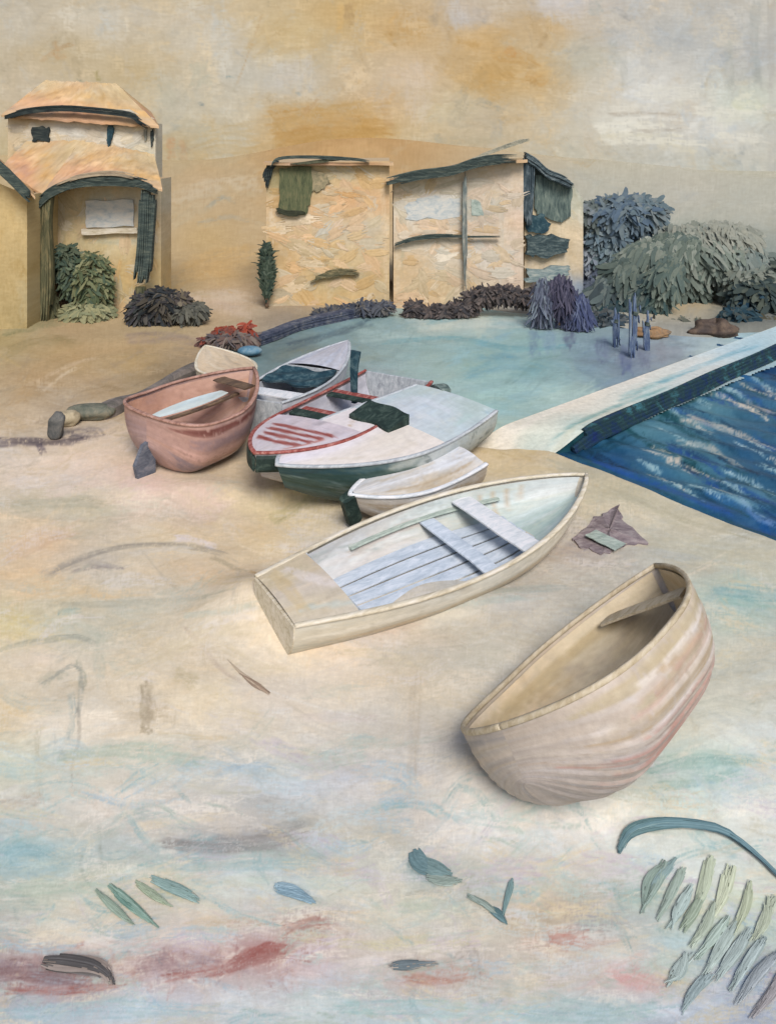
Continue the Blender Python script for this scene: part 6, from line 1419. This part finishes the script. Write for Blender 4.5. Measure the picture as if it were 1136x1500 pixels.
# mauve cloth on the sand
pts = [(836, 790), (872, 758), (905, 742), (912, 764), (952, 797), (916, 800), (888, 812), (850, 806)]
W = [ground(x, y, 0.0) for x, y in pts]; ctr = sum(W, Vector()) / len(W)
root = thing('cloth', tuple(ctr), 'crumpled mauve cloth with a grey-green patch lying on the sand right of the rowing boat', 'cloth')
poly = []
for i in range(len(W)):
    a, b = W[i], W[(i + 1) % len(W)]
    for k in range(6):
        q = a.lerp(b, k / 6); poly.append((q.x + random.gauss(0, .02), q.y + random.gauss(0, .03)))
n = len(poly); rings = []
for s_ in np.linspace(1, .05, 9):
    rings.append([(ctr.x + (x - ctr.x) * s_, ctr.y + (y - ctr.y) * s_, .02 + .05 * (1 - s_) + .02 * math.sin(x * 9 + y * 5) * (s_ < .95)) for x, y in poly])
V = np.array(rings); top = V.copy(); bot = V.copy(); bot[..., 2] -= .018
g = Geo(); q = [(i * n + j, i * n + (j + 1) % n, (i + 1) * n + (j + 1) % n, (i + 1) * n + j) for i in range(8) for j in range(n)] + [tuple(8 * n + j for j in range(n))]
g.add(local(top, root), q); g.add(local(bot, root), [t[::-1] for t in q]); N9 = 9 * n
g.f += [(j, j + N9, (j + 1) % n + N9, (j + 1) % n) for j in range(n)]
g.build('fabric', CREASE, root)
W = [ground(x, y, .075) for x, y in [(856, 784), (872, 776), (916, 796), (900, 806)]]
g = Geo(); G = lerp_grid(W[0], W[1], W[2], W[3], 8, 8, .006); Gb = G.copy(); Gb[..., 2] -= .008
q = grid_faces(8, 8); g.add(local(G, root), q); g.add(local(Gb, root), q[:, ::-1]); g.build('patch', SAGE, root)


# palm frond at the lower right: curved stalk, leaflets hanging down the sand
fr = thing('palm_frond', tuple(ground(1010, 1240)), 'large fallen palm frond with arched teal stalk and pale green leaflets at the lower right', 'palm frond')
g = Geo()
stalk = [(906, 1258), (922, 1236), (960, 1224), (1010, 1220), (1060, 1226), (1100, 1250), (1140, 1284), (1190, 1330)]
cs = [(72, 100, 114), (88, 116, 126), (108, 136, 142), (132, 156, 156), (96, 122, 124)]
for k in range(14):
    off = random.uniform(-1, 1)
    i0 = random.choice([0, 0, 1, 2]); i1 = random.choice([5, 6, 8, 8])
    pts = [(x + off * 2, y + off * 7 * (1 - .07 * i) + random.gauss(0, 1)) for i, (x, y) in enumerate(stalk)][i0:i1]
    ribbon(g, pts, random.uniform(.018, .034), random.uniform(.010, .018), .016 + .005 * (k % 5), random.choice(cs), lift=.02)
g.v = [local(v, fr) for v in g.v]; g.build('stalk', M_WEED, fr)
lf = [((975, 1268), (956, 1300), (938, 1342), (126, 150, 140)), ((1000, 1275), (985, 1310), (962, 1352), (138, 158, 146)), ((1012, 1300), (995, 1335), (978, 1366), (146, 168, 164)), ((985, 1266), (968, 1290), (950, 1310), (110, 140, 142)),
      ((1030, 1310), (1012, 1342), (996, 1368), (150, 168, 146)), ((1050, 1325), (1030, 1360), (1010, 1392), (156, 170, 150)), ((1066, 1345), (1045, 1378), (1020, 1410), (150, 172, 160)), ((1080, 1352), (1056, 1392), (1030, 1430), (150, 168, 162)),
      ((1098, 1360), (1076, 1400), (1050, 1440), (148, 166, 164)), ((1120, 1376), (1092, 1416), (1066, 1456), (144, 162, 162)), ((1140, 1392), (1110, 1430), (1080, 1476), (140, 150, 158)), ((1150, 1420), (1128, 1456), (1100, 1496), (150, 144, 148)),
      ((1040, 1258), (1030, 1300), (1018, 1330), (176, 188, 160)), ((1070, 1270), (1060, 1310), (1044, 1345), (184, 192, 160)), ((1100, 1290), (1090, 1330), (1072, 1366), (180, 190, 158)), ((1130, 1310), (1118, 1350), (1100, 1380), (176, 186, 160)), ((1010, 1400), (990, 1430), (972, 1450), (150, 168, 164)), ((1040, 1430), (1016, 1462), (1000, 1486), (142, 162, 166))]
for a, b, c_, col in lf:
    col = np.array(col) * .72 + np.array([200, 198, 184]) * .28
    g = Geo()
    for k in range(3):
        j = [(random.gauss(0, 3), random.gauss(0, 2)) for _ in range(3)]
        ribbon(g, [(p[0] + q_[0], p[1] + q_[1]) for p, q_ in zip((a, b, c_), j)], .03, .016, .010 + .005 * k, np.array(col) + random.gauss(0, 8), lift=.006)
    g.v = [local(v, fr) for v in g.v]; g.build('leaflet', M_WEED, fr)

# fans of grass-green weed stranded on the sand
def weed(label, base, blades, cat='seaweed'):
    root = thing('seaweed', tuple(ground(*base)), label, cat, 'stranded seaweed')
    for pts, w_, col in blades:
        g = Geo()
        for k in range(3):
            jj = random.gauss(0, 1.5)
            ribbon(g, [(x + random.gauss(0, 1.2), y + jj + random.gauss(0, .8)) for x, y in pts], w_, w_ * .6, .008 + .004 * k, np.array(col) + random.gauss(0, 7), lift=.004)
        g.v = [local(v, root) for v in g.v]; g.build('blade', M_WEED, root)


weed('fan of five teal-green seaweed blades at the lower left', (215, 1320), [
    ([(160, 1300), (195, 1335), (232, 1368)], .028, (138, 162, 146)), ([(166, 1308), (190, 1328), (215, 1348)], .022, (120, 150, 136)), ([(222, 1292), (262, 1312), (292, 1330)], .030, (140, 162, 154)),
    ([(198, 1294), (226, 1318), (252, 1334)], .022, (156, 166, 140)), ([(140, 1308), (170, 1340), (196, 1364)], .018, (150, 164, 146))])
weed('dark teal seaweed wisp ending in a fork near the bottom centre', (735, 1345), [
    ([(684, 1312), (712, 1328), (738, 1352)], .020, (140, 152, 142)), ([(750, 1294), (744, 1318), (734, 1346)], .022, (112, 136, 134)), ([(720, 1334), (732, 1344), (742, 1356)], .026, (96, 122, 124))])
weed('short blue-grey seaweed scrap on the sand left of the bottom centre', (435, 1318), [([(405, 1308), (430, 1314), (462, 1328)], .045, (136, 160, 170)), ([(402, 1304), (425, 1306), (445, 1312)], .028, (146, 168, 176))])
weed('slate teal seaweed clump above the pale sand arc near the bottom centre', (630, 1275), [([(606, 1250), (614, 1268), (640, 1282)], .07, (112, 136, 138)), ([(612, 1262), (640, 1274), (662, 1282)], .06, (126, 148, 146)), ([(626, 1286), (650, 1292), (676, 1292)], .04, (146, 158, 148))])

# driftwood and sticks
def stick(name, label, pts, w0, w1, cols, group='driftwood on the sand', cat='driftwood', z=.03):
    """a weathered, split sliver of wood, its fibres ending unevenly"""
    org = ground(*pts[len(pts) // 2]); g = Geo()
    for k in range(4):
        pp = [(x + random.gauss(0, 2), y + random.gauss(0, 1.5)) for x, y in pts]
        i0 = random.choice([0, 0, 1]) if len(pts) > 3 else 0
        ribbon(g, pp[i0:], w0 * random.uniform(.5, 1), w1 * random.uniform(.5, 1), z * (.4 + .2 * k), cols[k % len(cols)], lift=z * .3)
    o = g.build(name, M_WEED, None, True, origin=tuple(org))
    return tag(o, label, cat, group)


stick('driftwood', 'charcoal curved piece of driftwood on the red weed at the lower left', [(64, 1410), (90, 1414), (130, 1422), (152, 1432), (168, 1450)], .07, .035, [(84, 80, 78), (112, 106, 102), (150, 136, 126)])
stick('driftwood', 'short straight blue-grey stick above a reddish stain at the bottom centre', [(572, 1414), (600, 1414), (640, 1408)], .035, .02, [(112, 122, 124), (136, 138, 134), (166, 154, 142)], z=.02)
stick('twig', 'long thin brown twig lying on bare pale sand below the white rowing boat', [(328, 972), (350, 990), (372, 1006), (394, 1018)], .012, .03, [(150, 128, 108), (176, 152, 130), (190, 170, 146)], cat='twig', z=.014)

# ================================================================== LIGHT AND CAMERA
w = bpy.data.worlds.new('World'); scene.world = w; w.use_nodes = True
nt = w.node_tree; bg = nt.nodes['Background']
st = nt.nodes.new('ShaderNodeTexSky'); st.sky_type = 'NISHITA'; st.sun_disc = False
SUN_EL, SUN_AZ = R(45), R(167)          # azimuth clockwise from +Y: behind the camera, to the left
st.sun_elevation = SUN_EL; st.sun_rotation = SUN_AZ
st.dust_density = 1.5
nt.links.new(st.outputs[0], bg.inputs[0]); bg.inputs[1].default_value = 0.15
sl = bpy.data.lights.new('sun', 'SUN'); sl.energy = 3.65; sl.angle = R(25); sl.color = (1.0, 0.98, 0.96)
so = bpy.data.objects.new('sun', sl); COL.objects.link(so)
sdir = Vector((math.sin(SUN_AZ) * math.cos(SUN_EL), math.cos(SUN_AZ) * math.cos(SUN_EL), math.sin(SUN_EL)))
so.rotation_euler = sdir.to_track_quat('Z', 'Y').to_euler(); so.location = sdir * 60

cam = bpy.data.cameras.new('camera'); co = bpy.data.objects.new('camera', cam); COL.objects.link(co)
co.location = (0, 0, CAM_H); co.rotation_euler = (R(90), 0, 0)
cam.sensor_fit = 'VERTICAL'; cam.sensor_height = 36.0; cam.lens = 36.0 * F / 1500.0
cam.shift_y = -(750 - HZ) / 1500.0; cam.shift_x = 0.0
cam.clip_start = 0.1; cam.clip_end = 500
scene.camera = co
scene.render.resolution_x = 775; scene.render.resolution_y = 1024
vs = scene.view_settings
scene.display_settings.display_device = 'sRGB'
vs.view_transform = 'Standard'; vs.look = 'None'; vs.exposure = EXPO; vs.gamma = 1.0; vs.use_curve_mapping = False
scene.render.film_transparent = False
scene.cycles.use_denoising = True
scene.cycles.max_bounces = 6
